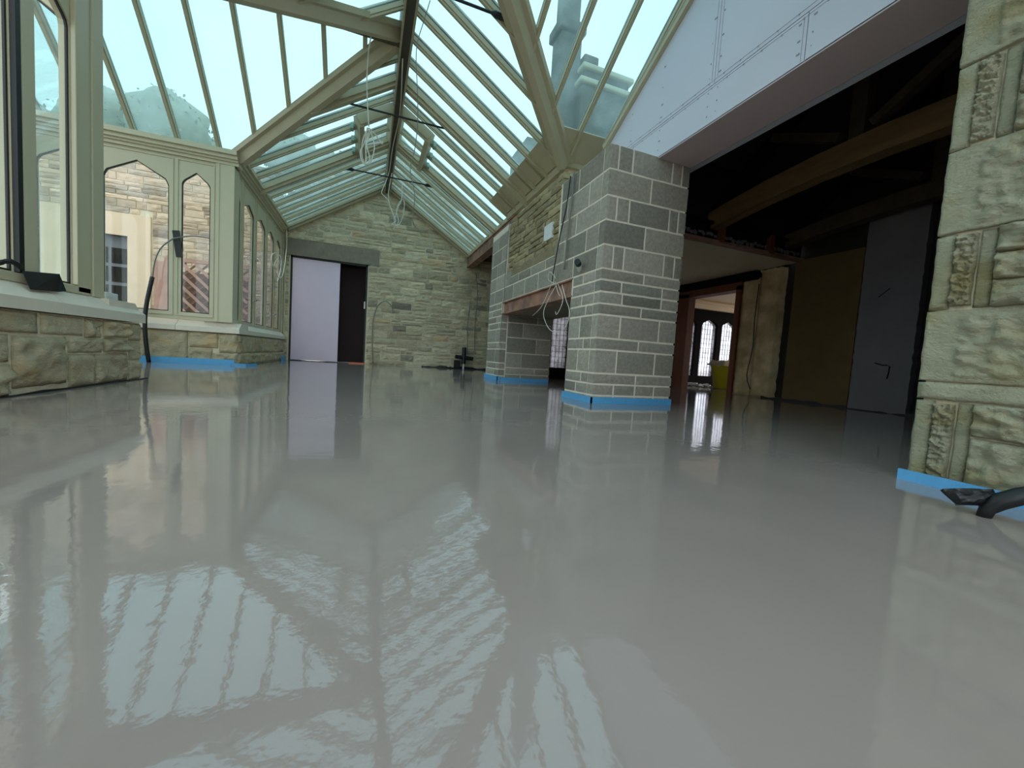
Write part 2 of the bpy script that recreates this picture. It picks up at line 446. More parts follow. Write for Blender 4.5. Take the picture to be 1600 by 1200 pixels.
# ------------------------------------------------------------------ side recess behind the chimney breast
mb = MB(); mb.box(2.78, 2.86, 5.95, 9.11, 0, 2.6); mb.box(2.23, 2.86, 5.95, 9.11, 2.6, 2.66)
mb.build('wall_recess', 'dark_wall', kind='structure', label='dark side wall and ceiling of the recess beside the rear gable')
mb = MB()
for k in range(7): mb.box(2.24, 2.78, 6.2 + k * .42, 6.25 + k * .42, 2.45, 2.6)
mb.build('trim_5', 'timber', kind='structure', label='brown timber joists over the side recess')
# steel eaves beam from gable to breast
sb = empty('steel_beam', (2.15, 7.5, 2.34), 'red-brown primed steel beam at the eaves between rear gable and chimney breast', 'beam')
MB().box(2.07, 2.23, 5.96, YR - .005, 2.34, 2.36).build('flange', 'steel_red', sb)
MB().box(2.07, 2.23, 5.96, YR - .005, 2.55, 2.57).build('flange', 'steel_red', sb)
MB().box(2.09, 2.105, 5.96, YR - .005, 2.36, 2.55).build('web', 'steel_red', sb)

# ------------------------------------------------------------------ chimney breast of concrete blocks
BX, BY, BW = 1.745, 2.796, .80
breast = empty('chimney_breast', (2.1, 4.3, 0), 'large free-standing chimney breast of grey concrete blocks with open hearth', 'chimney')
core = MB()
core.box(BX + .003, BX + BW - .012, BY + .003, 3.29, 0, 2.07)
core.box(BX + .003, BX + BW - .012, 5.312, 5.938, 0, 2.15)
core.box(BX + .003, BX + BW - .012, 3.29, 5.312, 1.09, 1.40)
core.box(BX + .06, BX + BW - .012, 3.65, 5.22, 1.40, 2.17)
core.box(BX + .003, BX + BW - .012, 3.29, 3.65, 1.40, 2.07)
core.box(BX + .003, BX + BW - .012, 5.22, 5.32, 1.40, 2.15)
core.build('mortar_core', 'mortar_light', breast)
rows = [(.0, .065), (.065, .16), (.16, .25), (.25, .445), (.445, .54), (.54, .73), (.73, .82), (.82, .915), (.915, 1.01), (1.01, 1.10), (1.10, 1.29), (1.29, 1.485), (1.485, 1.675), (1.675, 1.88), (1.88, 2.075)]
jf = [[.25, .52, .77], [.25, .52, .77], [.52], [.26, .75], [.52], [.27, .77], [.52], [.27, .77], [.25, .77], [.52], [.12, .25, .76, .9], [.49], [.12, .27, .78, .9], [.52], [.10, .27, .77, .9]]
frF = FR((0, BY, 0), (1, 0, 0), (0, -1, 0))
frL = FR((BX, 0, 0), (0, 1, 0), (-1, 0, 0))
G = .016
def block(fr, a, b_, c, d, sd, thick=.09):
    mb = MB(); stone(mb, fr, a + G / 2, b_ - G / 2, c + G / 2, d - G / 2, proud=.002, amp=.0025, nu=4, nv=3, seed=sd, back=-thick, edge=.003, fq=20, jag=.003)
    return mb.build('block', 'block', breast)
rnd = random.Random(11)
for (z0, z1), js in zip(rows, jf):
    e = [0] + js + [1]
    for i in range(len(e) - 1):
        block(frF, BX + e[i] * BW + (-.0 if i else -G / 2), BX + e[i + 1] * BW + (G / 2 if i == len(e) - 2 else 0), z0, z1, rnd.random() * 99)
def face_row(z0, z1, y0, y1, L_, off):
    y = y0 - off
    while y < y1 - .02:
        a = max(y, y0); b_ = min(y + L_, y1)
        if y1 - b_ < .05: b_ = y1
        if b_ - a > .03: block(frL, a, b_, z0, z1, rnd.random() * 99)
        y = b_ if b_ == y1 else y + L_
# near pier beside hearth, full-width courses above, far pier
for k, (z0, z1) in enumerate(rows):
    off = (.0, .2)[k % 2] if k not in (2, 4, 6) else .28
    if z1 <= .93: 
        face_row(z0, z1, BY + .092, 3.30, .40, off); face_row(z0, z1, 5.30, 5.95, .42, off)
    elif z1 <= 1.11:
        face_row(z0, z1, BY + .092, 3.27, .40, off); face_row(z0, z1, 5.32, 5.95, .42, off)
    elif z1 <= 1.3:
        face_row(z0, z1, BY + .092, 5.95, .40, off)
    else:
        top = z1
        face_row(z0, top, BY + .092, 3.62 if z0 > 1.4 else 3.72, .40, off)
        face_row(z0, top, 5.22 if z0 > 1.4 else 5.0, 5.95, .42, off)
# hearth interior: far jamb (faces the camera) and near jamb
frJ = FR((0, 5.30, 0), (1, 0, 0), (0, -1, 0))
for k, (z0, z1) in enumerate([(0, .095), (.095, .19), (.19, .4), (.4, .62), (.62, .83), (.83, .93)]):
    e = [BX + .1, BX + .34 + .22 * (k % 2), BX + BW]
    for i in range(2): block(frJ, e[i], e[i + 1], z0, z1, rnd.random() * 99)
# original rubble left showing over the hearth
frP = FR((BX + .02, 0, 0), (0, 1, 0), (-1, 0, 0))
def ragged(r):
    yc = (r[0] + r[1]) / 2
    if r[2] < 1.36 + .10 * math.sin(yc * 5) : return []
    return [r]
pr = courses(3.63, 5.21, 1.30, 2.20, .05, .10, .12, .38, rnd, .008, ragged)
for r in pr:
    mb = MB(); stone(mb, frP, *r, proud=rnd.uniform(0, .02), amp=.012, nu=4, nv=3, seed=rnd.random() * 99, back=-.06); mb.build('stone', 'rubble_old', breast)
face_row(1.29, 1.40, 3.62, 5.22, .40, .1)
MB().box(BX + .010, BX + .09, 3.62, 5.22, 1.38, 1.50).build('mortar_infill', 'rubble_old', breast)
MB().box(BX - .004, BX + .03, 3.80, 4.0, 1.60, 1.76).build('white_block', 'white_plastic', breast, label='small whitish block in the rubble panel')
MB().box(BX + .16, BX + BW - .02, 3.27, 5.32, .93, 1.09).build('hearth_slab', 'lintel_stone', breast, label='concrete slab over the hearth')
# upper stone shoulder meeting the roof
mb = MB(); mb.box(2.15, 2.5, 4.42, 6.3, 2.06, 2.60); mb.box(BX + .08, 2.16, 3.65, 5.22, 2.12, 2.19)
mb.box(2.16, 2.64, 4.40, 4.46, 2.06, 2.665); mb.box(2.56, 2.64, 4.3, 6.3, 2.0, 2.67)
mb.build('shoulder_wall', 'rubble', breast)
# steel lintel over the hearth
sl = empty('hearth_lintel', (BX + .05, 4.28, .93), 'rusty red steel channel lintel over the open hearth', 'lintel')
MB().box(BX + .035, BX + .05, 3.275, 5.315, .94, 1.085).build('web', 'steel_red', sl)
MB().box(BX - .012, BX + .14, 3.275, 5.315, .925, .94).build('flange', 'steel_red', sl)
MB().box(BX + .0, BX + .14, 3.275, 5.315, 1.085, 1.098).build('flange', 'steel_red', sl)

# ------------------------------------------------------------------ rubble stone pillar on the right
PXX = 1.77
pil = empty('stone_pillar', (2.1, .0, 0), 'massive pale tooled stone pillar in front of the dark room', 'pillar')
MB().box(PXX + .012, 2.54, -1.2, .77, 0, 3.0).build('mortar_core', 'mortar', pil)
frS = FR((PXX, 0, 0), (0, 1, 0), (-1, 0, 0))
def hero(y0, y1, z0, z1, amp, proud, fq=16, sb=None, nu=30, nv=24, edge=.006, mt='big_stone'):
    mb = MB(); stone(mb, frS, y0 + .003, y1 - .003, z0 + .003, z1 - .003, proud=proud, amp=amp, nu=nu, nv=nv, seed=rnd.random() * 99, back=-.1, edge=edge, fq=fq, smoothbox=sb, jag=.003)
    mb.build('stone', mt, pil, smooth=True)
def pitted(z0, z1):      # big quoin with dressed margin
    hero(.22, .785, z0, z1, .012, .010, fq=26, sb=lambda u, v: u > .70 or v > z1 - .02 or v < z0 + .02, nu=70, nv=34)
def panelled(z0, z1, seed_rows):
    hero(.735, .785, z0, z1, .002, .006, nu=6, nv=20)
    hero(.685, .735, z0 + .008, z1 - .008, .013, .014, fq=55, nu=18, nv=70)
    hero(.645, .685, z0, z1, .002, .000, nu=6, nv=16)
    n = len(seed_rows) - 1
    for i in range(n):
        a = z0 + (z1 - z0) * seed_rows[i]; b_ = z0 + (z1 - z0) * seed_rows[i + 1]
        hero(.30 + .06 * (i % 2), .645, a, b_, .020, .024, fq=20, edge=.018, nu=34, nv=18)
        hero(-.1, .30 + .06 * (i % 2), a, b_, .014, .018, fq=14, edge=.02, nu=16, nv=10)
panelled(.0, .28, [0, .62, 1])
hero(.0, .785, .28, .34, .003, .010, nu=30, nv=6)
pitted(.34, .575)
panelled(.575, .82, [0, .33, .66, 1])
pitted(.82, 1.09)
panelled(1.09, 1.355, [0, .4, 1])
pitted(1.355, 1.62); panelled(1.62, 1.86, [0, .5, 1]); pitted(1.86, 2.1)
hero(-.6, .22, .34, .575, .014, .012, nu=14, nv=8); hero(-.6, .22, .82, 1.09, .014, .012, nu=14, nv=8)
hero(-.6, .22, 1.355, 1.62, .014, .012, nu=14, nv=8); hero(-.6, .22, 1.86, 2.1, .014, .012, nu=14, nv=8)
for k in range(3): hero(-1.1, .785, 2.1 + k * .28, 2.38 + k * .28, .012, .01, nu=24, nv=6)

# ------------------------------------------------------------------ plasterboarded header wall over the opening
hd = empty('wall_header', (2.35, 1.8, 2.07), 'pale lilac plasterboarded header wall over the wide opening', kind='structure')
frH = FR((2.2, 0, 0), (0, 1, 0), (-1, 0, 0))
rk = lambda y: 2.536 + .552 * (3.535 - y) if y > 2.2 else 3.27
def sheet(poly): 
    mb = MB(); plate(mb, frH, poly, [], -.012, 0); mb.build('plasterboard_sheet', 'board', hd)
j = .003
sheet([(3.9, 2.06), (3.9, 2.325 - j), (1.63 + j, 2.325 - j), (1.63 + j, 2.06)])
sheet([(1.63 - j, 2.06), (1.63 - j, 2.325 - j), (-.2, 2.325 - j), (-.2, 2.06)])
sheet([(3.9, 2.325 + j), (3.9, 2.33), (3.535, 2.536), (2.262 + j, rk(2.262)), (2.262 + j, 2.325 + j)])
sheet([(2.262 - j, 2.325 + j), (2.262 - j, rk(2.262)), (2.2, 3.27), (.6 + j, 3.27), (.6 + j, 2.325 + j)])
sheet([(.6 - j, 2.325 + j), (.6 - j, 3.27), (-.2, 2.9), (-.2, 2.325 + j)])
mb = MB(); plate(mb, frH, [(3.9, 2.065), (3.9, 2.32), (3.535, 2.52), (2.2, 3.25), (.6, 3.25), (-.2, 2.9), (-.2, 2.065)], [], -.34, -.013)
mb.build('framing', 'board_soffit', hd)
MB().box(2.2, 2.545, .78, BY - .002, 2.052, 2.066).build('soffit_board', 'board_soffit', hd, label='pinkish plasterboard soffit strip')
mb = MB()
rnd = random.Random(5)
for y in (2.30, 2.22, 1.67, 1.59, 2.8, 3.2):
    for z in (2.12, 2.19, 2.28, 2.38, 2.48, 2.62, 2.78, 2.95):
        if z < rk(y) - .05 and (z < 2.32 or y > 2): mb.box(2.196, 2.2, y + rnd.uniform(-.01, .01), y + .009, z, z + .008)
for k in range(22):
    y = .9 + k * .125; mb.box(2.196, 2.2, y, y + .008, 2.30, 2.308); mb.box(2.196, 2.2, y + .03, y + .038, 2.345, 2.353)
mb.build('screw_heads', 'joint_line', hd, kind='stuff')
mb = MB()
for z in (2.305, 2.35): mb.box(2.1985, 2.2, .8, 3.3, z, z + .003)
for y in (2.285, 2.235): mb.box(2.1985, 2.2, y, y + .003, 2.36, rk(y) - .04)
for y in (1.65, ): mb.box(2.1985, 2.2, y, y + .003, 2.07, 2.3)
mb.build('joint_tape_edges', 'joint_line', hd)
# closing wall beyond, under the wing slope
mb = MB(); mb.prism([(2.62, 4.4, 2.1), (2.62, 4.4, 2.66), (2.62, 2.66, 3.83), (2.62, .92, 2.66), (2.62, .92, 2.1)], (.06, 0, 0))
mb.build('wall_wing', 'board', kind='structure', label='board lined end wall under the glazed cross wing')

# ------------------------------------------------------------------ low stone walls with sills (left side)
def low_wall(name, label, fr, u0, u1, ztop, layout=None, seed=1, depth=.42):
    wl = empty(name, fr((u0 + u1) / 2, 0, -depth / 2), label, kind='structure')
    mb = MB(); plate(mb, fr, rect(u0, u1, 0, ztop), [], -depth, -.002); mb.build('mortar_bed', 'mortar', wl)
    rn = random.Random(seed)
    rs_ = layout or courses(u0, u1, .0, ztop, .12, .2, .25, .6, rn, .012)
    for r in rs_:
        rr = r[:4]; am = r[4] if len(r) > 4 else .014
        mb = MB(); stone(mb, fr, *rr, proud=.008 + am * .6, amp=am, nu=14, nv=9, seed=rn.random() * 99, edge=.008 + am * .5, fq=9)
        mb.build('stone', 'plinth_stone', wl, smooth=True)
    return wl
def sill(wl, fr, u0, u1, ends=(0, 0), over=.03):
    zs0, zs1, zt = .415, .475, .55
    n = max(1, round((u1 - u0) / .8)); 
    for k in range(n):
        a = u0 + (u1 - u0) * k / n + .002; b_ = u0 + (u1 - u0) * (k + 1) / n - .002
        pr_ = [(over, zs0), (over, zs1), (-.05, zt), (-.36, zt), (-.36, zs0)]
        mb = MB(); vs = [fr(a, z, d) for d, z in pr_]; mb.prism(vs, fr.u * (b_ - a)); mb.build('sill_stone', 'sill_stone', wl)
frA = FR((XL, 0, 0), (0, 1, 0), (1, 0, 0))
la = [(3.30, 3.56, .30, .405, .03), (3.12, 3.27, .29, .405, .02), (2.78, 3.10, .30, .405, .008), (2.3, 2.76, .30, .405, .008), (1.6, 2.28, .30, .405, .01),
      (3.30, 3.56, .205, .29, .03), (2.98, 3.28, .20, .28, .015), (2.60, 2.96, .03, .285, .03), (2.98, 3.20, .0, .19, .01), (3.21, 3.56, .0, .19, .02),
      (2.2, 2.58, .16, .29, .015), (2.2, 2.58, .0, .15, .03), (1.6, 2.18, .0, .29, .02),
      (3.58, 3.73, .0, .13, .012), (3.58, 3.73, .14, .27, .012), (3.58, 3.73, .28, .405, .012), (-.5, .6, .0, .2, .02), (-.5, .6, .21, .405, .02), (.61, 1.59, .0, .2, .02), (.61, 1.59, .21, .405, .02)]
wA = low_wall('wall_left', 'near low stone wall with pale sill at the left edge', frA, -.5, 3.73, .41, la, 5)
sill(wA, frA, -.5, 3.75)
frA2 = FR((XL, 3.73, 0), (-1, 0, 0), (0, 1, 0))
w2 = low_wall('wall_bay_near', 'low stone wall on the near side of the glazed bay', frA2, 0, 2.0, .41, None, 8)
sill(w2, frA2, 0, 2.0)
frB = FR((0, 6.10, 0), (1, 0, 0), (0, -1, 0))
lb = [(-1.86, -1.60, .0, .15, .03), (-1.80, -1.60, .16, .41, .025), (-2.12, -1.87, .0, .2, .02), (-2.12, -1.81, .21, .405, .02), (-2.55, -2.13, .0, .41, .03), (-2.7, -2.56, .0, .41, .01), (-3.2, -2.71, .0, .2, .02), (-3.2, -2.71, .21, .41, .02), (-3.6, -3.21, .0, .41, .02)]
wB = low_wall('wall_bay', 'low stone wall under the far bay windows', frB, -3.6, -1.6, .41, lb, 9)
sill(wB, frB, -3.6, -1.57, over=.05)
frC = FR((XL, 0, 0), (0, 1, 0), (1, 0, 0))
wC = low_wall('wall_left_rear', 'low stone wall running along to the rear gable', frC, 6.12, 9.09, .41, None, 12)
sill(wC, frC, 6.08, 9.09)
frE = FR((-3.6, 0, 0), (0, 1, 0), (1, 0, 0))
wE = low_wall('wall_bay_end', 'low stone wall at the end of the bay', frE, 3.73, 6.10, .41, None, 13)
sill(wE, frE, 3.73, 6.10)

# ------------------------------------------------------------------ windows with pointed heads
ZT = 2.53
def window(name, label, fr, u0, u1, panes, z0=.55, z1=ZT, handles=(), d=.05, beads=True):
    wd = empty(name, fr((u0 + u1) / 2, z0, 0), label, kind='structure')
    mb = MB(); plate(mb, fr, rect(u0, u1, z0, z1), [arch(*p) for p in panes], -d, 0); mb.build('window_frame', 'cream', wd)
    cs = sorted(panes)
    for i, p in enumerate(cs):
        c = (p[0] + p[1]) / 2
        big = arch(p[0] - .0, p[1] + .0, p[2], p[3], p[4])
        sm = [(c + (u - c) * (1 - .022 / (p[1] - p[0])), (v + (.010 if k < 2 else -.010))) for k, (u, v) in enumerate(big)]
        mb = MB(); plate(mb, fr, big, [sm], -.018, -.008); mb.build('gasket', 'gasket', wd)
        mb = MB(); plate(mb, fr, big, [], -.016, -.012); mb.build('pane', 'clear_glass', wd)
    if beads:      # raised casement edges and mullion beads
        mb = MB()
        for i, p in enumerate(cs):
            a, b_ = p[0] - .045, p[1] + .045
            plate(mb, fr, rect(a, b_, p[2] - .045, z1 - .06), [rect(a + .012, b_ - .012, p[2] - .033, z1 - .072)], 0, .010)
        mb.build('glazing_bead', 'cream', wd)
    for (u, v) in handles:
        mb = MB(); mb.box(-.012, .012, -.012, .012, 0, .05); 
        mb = MB(); plate(mb, fr, rect(u - .012, u + .012, v - .02, v + .02), [], 0, .018)
        mb.tube([fr(u, v, .02), fr(u, v, .05), fr(u - .07, v + .01, .055)], .008, 6, 2)
        mb.build('window_handle', 'metal', wd)
    return wd
frWA = FR((-1.66, 0, 0), (0, 1, 0), (1, 0, 0))
wa = window('window_1', 'near left window run in cream frames beside the camera', frWA, -.5, 3.27,
       [(.55, 1.15, .60, 2.05, 2.22), (1.30, 1.9, .60, 2.05, 2.22), (2.06, 2.72, .60, 2.05, 2.22), (2.865, 3.135, .60, 2.08, 2.16)], beads=False)
mb = MB()
mb.box(-1.66, -1.65, 3.265, 3.42, .55, 2.62); mb.box(-1.66, -1.64, 3.29, 3.40, .55, 2.62)
mb.box(-1.66, -1.635, 3.135, 3.15, .6, 2.5); mb.box(-1.66, -1.64, 2.76, 2.845, .56, 2.5); mb.box(-1.66, -1.64, 3.15, 3.265, .56, 2.5)
mb.box(-1.66, -1.64, 2.0, 3.265, .55, .595)
mb.build('corner_post', 'cream', wa, bevel=.004)
mb = MB(); mb.box(-1.658, -1.638, 2.722, 2.752, .60, 2.4); mb.build('gasket', 'gasket', wa)
mb = MB(); mb.tube([(-1.64, 2.60, .62), (-1.62, 2.64, .64), (-1.62, 2.70, .62)], .012, 8, 3); mb.build('window_handle', 'black', wa)
frWB = FR((0, 6.05, 0), (1, 0, 0), (0, -1, 0))
wb = window('window_2', 'far bay window run with a wide and a narrow pointed light', frWB, -3.6, -1.66,
       [(-3.5, -3.06, .64, 2.21, 2.35), (-2.932, -2.314, .64, 2.17, 2.37), (-2.19, -1.898, .64, 2.22, 2.345)])
mb = MB(); mb.box(-1.84, -1.645, 6.03, 6.24, .55, 2.53); mb.box(-1.81, -1.80, 6.022, 6.03, .55, 2.5)
mb.build('corner_post', 'cream', wb)
wc = window('window_3', 'run of narrow pointed windows between the bay and the rear gable', frWA, 6.12, 9.105,
       [(6.17, 6.355, .60, 2.17, 2.25), (6.52, 7.03, .60, 2.17, 2.27), (7.20, 7.72, .60, 2.17, 2.27), (7.88, 8.36, .60, 2.17, 2.27), (8.50, 8.92, .60, 2.17, 2.27)], handles=((7.08, 1.55), (7.05, .95), (8.40, 1.35), (8.40, .85)))
frWD = FR((0, 3.42, 0), (-1, 0, 0), (0, 1, 0))
window('window_4', 'near side return window of the glazed bay', frWD, 1.72, 3.6, [(1.80, 2.2, .64, 2.2, 2.35), (2.33, 2.95, .64, 2.17, 2.37), (3.08, 3.5, .64, 2.2, 2.35)])
frWE = FR((-3.66, 0, 0), (0, 1, 0), (1, 0, 0))
window('window_5', 'end window of the glazed bay', frWE, 3.4, 6.07, [(3.55, 4.1, .64, 2.17, 2.35), (4.25, 4.8, .64, 2.17, 2.35), (4.95, 5.5, .64, 2.17, 2.35), (5.6, 5.98, .64, 2.17, 2.35)])

# eaves cornices (moulded)
def cornice(name, label, fr, u0, u1):
    mb = MB()
    for d0, za, zb in ((.03, 2.50, 2.535), (.055, 2.535, 2.56), (.085, 2.56, 2.60), (.12, 2.60, 2.655)):
        plate(mb, fr, rect(u0, u1, za, zb), [], -.12, d0)
    return mb.build(name, 'cream', label=label, kind='structure')
cornice('trim_1', 'moulded cream cornice over the rear side windows', FR((-1.66, 0, 0), (0, 1, 0), (1, 0, 0)), 6.05, 9.1)
cornice('trim_2', 'moulded cream cornice over the far bay windows', FR((0, 6.05, 0), (1, 0, 0), (0, -1, 0)), -3.6, -1.6)
cornice('trim_3', 'moulded cream cornice over the near side windows', FR((-1.66, 0, 0), (0, 1, 0), (1, 0, 0)), -1.5, 3.42)
cornice('trim_4', 'moulded cream cornice over the near bay windows', FR((0, 3.42, 0), (-1, 0, 0), (0, 1, 0)), 1.6, 3.6)

# ------------------------------------------------------------------ glazed roof
roof = empty('ceiling', (.27, 4.5, 2.65), 'cream framed pitched glass roof with glazed cross wings', kind='structure')
zL = lambda x, y: RZ - SM * (RX - x)
zR_ = lambda x, y: RZ - SM * (x - RX)
sl_ = (RZ - ZE) / 1.3
sr_ = (RZ - 2.679) / 1.74
zLf = lambda x, y: RZ - sl_ * (y - 4.8)
zLn = lambda x, y: RZ - (RZ - ZE) / 1.5 * (4.8 - y)
zRf = lambda x, y: RZ - sr_ * (y - 2.66)
zRn = lambda x, y: RZ - sr_ * (2.66 - y)
def clip(poly, ax, c, keep_gt):
    out = []
    n = len(poly)
    for i in range(n):
        a, b_ = poly[i], poly[(i + 1) % n]
        ia = (a[ax] >= c) if keep_gt else (a[ax] <= c); ib = (b_[ax] >= c) if keep_gt else (b_[ax] <= c)
        if ia: out.append(a)
        if ia != ib:
            t_ = (c - a[ax]) / (b_[ax] - a[ax]); out.append((a[0] + (b_[0] - a[0]) * t_, a[1] + (b_[1] - a[1]) * t_))
    return out
def seg(poly, ax, c):
    pts = []
    n = len(poly)
    for i in range(n):
        a, b_ = poly[i], poly[(i + 1) % n]
        if (a[ax] - c) * (b_[ax] - c) < 0:
            t_ = (c - a[ax]) / (b_[ax] - a[ax]); pts.append((a[0] + (b_[0] - a[0]) * t_, a[1] + (b_[1] - a[1]) * t_))
    return pts if len(pts) == 2 else None
def up_n(zf):
    dx = zf(1, 0) - zf(0, 0); dy = zf(0, 1) - zf(0, 0)
    return Vector((-dx, -dy, 1)).normalized()
def region(zf, poly, ax, cs, principal=(), glazing=True, gclip=None):
    n = up_n(zf)
    lo = min(p[ax] for p in poly); hi = max(p[ax] for p in poly)
    cs = [c for c in sorted(cs) if lo + .04 < c < hi - .04]
    for c in cs:
        s_ = seg(poly, ax, c)
        if not s_: continue
        a, b_ = [Vector((p[0], p[1], zf(*p))) for p in s_]
        if (a - b_).length < .1: continue
        mb = MB()
        wd, dp = (.12, .11) if any(abs(c - q) < .02 for q in principal) else (.045, .065)
        mb.bar(a, b_, wd, dp * .65, up=n, top=-.004); mb.bar(a, b_, wd * .62, dp * .35, up=n, top=-.004 - dp * .65)
        mb.bar(a, b_, wd * .9, .015, up=n, top=.028)
        mb.build('rafter', 'cream_roof', roof)
    if glazing:
        ed = [lo] + cs + [hi]
        gp = poly
        if gclip: gp = clip(poly, *gclip)
        for i in range(len(ed) - 1):
            q = clip(clip(gp, ax, ed[i] + .003, True), ax, ed[i + 1] - .003, False)
            if len(q) < 3: continue
            mb = MB(); mb.prism([Vector((p[0], p[1], zf(*p))) + n * .001 for p in q], n * .008); mb.build('glass_pane', 'roof_glass', roof)
YS = [5.52 + .385 * k for k in range(-20, 10)]
mainLf = [(XL - .05, 6.10), (RX, 4.80), (RX, YR), (XL - .05, YR)]
mainLn = [(XL - .05, 3.3), (RX, 4.8), (RX, -1.8), (XL - .05, -1.8)]
mainRf = [(XR, 4.45), (RX, 2.66), (RX, YR), (XR, YR)]
mainRn = [(XR, .87), (RX, 2.66), (RX, -1.8), (XR, -1.8)]
region(zL, mainLf, 1, YS, (5.52, 7.06)); region(zL, mainLn, 1, YS)
region(zR_, mainRf, 1, YS, (5.52, 7.06)); region(zR_, mainRn, 1, YS)
XSL = [-.15 - .415 * k for k in range(0, 9)]
region(zLf, [(XL, 6.1), (RX, 4.8), (-3.7, 4.8), (-3.7, 6.1)], 0, XSL); region(zLn, [(XL, 3.3), (RX, 4.8), (-3.7, 4.8), (-3.7, 3.3)], 0, XSL)
XSR = [.55, .94, 1.33, 1.72, 2.12, 2.5]
region(zRf, [(2.10, 4.42), (RX, 2.66), (2.62, 2.66), (2.62, 4.42)], 0, XSR); region(zRn, [(2.10, .9), (RX, 2.66), (2.62, 2.66), (2.62, .9)], 0, XSR)
# valleys and ridges
def beam(a, b_, wd, dp, bot, mt='cream_roof', name='valley_beam', top=-.01):
    mb = MB(); mb.bar(a, b_, wd, dp, top=top, bot=bot); mb.build(name, mt, roof)
def valley(a, b_):
    mb = MB(); mb.bar(a, b_, .26, .05, top=.02, bot=.24); mb.bar(a, b_, .15, .08, top=-.03, bot=.07); mb.build('valley_beam', 'cream_roof', roof)
valley((XL, 6.1, ZE), (RX, 4.8, RZ)); valley((XL, 3.3, ZE), (RX, 4.8, RZ))
valley((2.1, 4.4, 2.679), (RX, 2.66, RZ)); valley((2.1, .92, 2.679), (RX, 2.66, RZ))
mb = MB(); mb.bar((RX, -1.8, RZ), (RX, YR, RZ), .16, .22, top=.03, bot=.09); mb.build('ridge_beam', 'ridge_backlit', roof, label='main ridge beam, backlit darkness put into its colour')
mb = MB()
for sx in (-.055, .055): mb.bar((RX + sx, -1.8, RZ - .20), (RX + sx, YR, RZ - .20), .02, .03)
mb.build('ridge_beading', 'cream_roof', roof)
beam((RX, 4.8, RZ), (-3.7, 4.8, RZ), .10, .20, .06, 'ridge_backlit', 'ridge_beam', top=.03)
beam((RX, 2.66, RZ), (2.66, 2.66, RZ), .10, .16, .06, 'ridge_backlit', 'ridge_beam', top=.03)
# end rafters against the gable and the eaves rails
for zf, x0 in ((zL, XL), (zR_, XR)):
    mb = MB(); mb.bar((x0, YR - .05, zf(x0, 0)), (RX, YR - .05, RZ), .08, .11, up=up_n(zf)); mb.build('end_rafter', 'cream_roof', roof)
mb = MB(); mb.box(2.09, 2.22, 5.9, YR - .01, 2.575, 2.66); mb.build('eaves_rail', 'cream_roof', roof)
# solid boarded foot of the right slopes
nR = up_n(zR_)
mb = MB(); mb.prism([Vector((x, y, zR_(x, y))) - nR * .03 for x, y in ((1.79, 4.10), (2.13, 4.43), (2.13, 6.30), (1.79, 6.30))], nR * .02)
mb.build('boarded_foot', 'cream_roof', roof, label='solid cream boarding at the roof foot')
mb = MB()
for y in (4.86, 5.24, 5.62, 6.0): 
    if y > 4.3: mb.bar((1.80, y, zR_(1.80, 0)), (2.06, y, zR_(2.06, 0)), .022, .03, up=nR, top=-.03)
mb.bar((2.10, 4.40, 2.66), (2.10, 6.32, 2.66), .09, .075, top=.0, bot=.06); mb.bar((2.05, 4.42, 2.70), (2.05, 6.32, 2.70), .03, .03, top=.0)
mb.bar((1.79, 6.30, zR_(1.79, 0)), (2.12, 6.30, zR_(2.12, 0)), .03, .06, up=nR, top=-.01)
mb.build('foot_beading', 'cream_roof', roof)
nW = up_n(zRf)
mb = MB(); mb.prism([Vector((x, y, zRf(x, y))) - nW * .03 for x, y in ((2.10, 4.40), (1.76, 4.07), (2.60, 4.07), (2.60, 4.40))], nW * .02)
mb.build('boarded_foot', 'cream_roof', roof, label='solid cream boarding at the wing foot')
mb = MB(); mb.bar((2.14, 4.38, zRf(0, 4.38)), (2.14, 4.08, zRf(0, 4.08)), .018, .02, up=nW, top=-.03); mb.bar((2.1, 4.38, 2.68), (2.62, 4.38, 2.68), .07, .05)
mb.build('foot_beading', 'cream_roof', roof)
# rake trim along the board wall
mb = MB(); mb.bar((2.19, 3.62, 2.50), (2.19, 2.2, 3.28), .05, .05, top=.045); mb.bar((2.175, 3.60, 2.52), (2.175, 2.2, 3.29), .02, .02, top=.05)
mb.build('rake_trim', 'cream_roof', roof)
# opening roof lights either side of the ridge
for zf, xa, xb in ((zL, -.27, .17), (zR_, .78, .37)):
    n_ = up_n(zf); s_ = 'roof_light_frame'
    mb = MB()
    A = lambda x, y: Vector((x, y, zf(x, y)))
    mb.bar(A(xa, 6.08), A(xa, 7.10), .07, .16, up=n_); mb.bar(A(xb, 6.08), A(xb, 7.10), .05, .14, up=n_)
    mb.bar(A(xa, 6.10), A(xb, 6.10), .06, .13, up=n_); mb.bar(A(xa, 7.08), A(xb, 7.08), .06, .13, up=n_)
    mb.build(s_, 'cream_roof', roof)
    q = .10 if xa < 0 else -.10
    mb = MB(); mb.tube([A(xa, 6.75) - n_ * .10, A(xa - q * -2.6, 6.62) - n_ * .22], .016, 8, 1); mb.build('vent_actuator', 'white_plastic', roof)
    mb = MB()
    for y in (6.2, 6.55, 6.9): mb.box(xa - q * .5 - .02, xa - q * .5 + .02, y, y + .10, zf(xa, 0) - .12, zf(xa, 0) - .05)
    mb.build('vent_brackets', 'teal', roof)

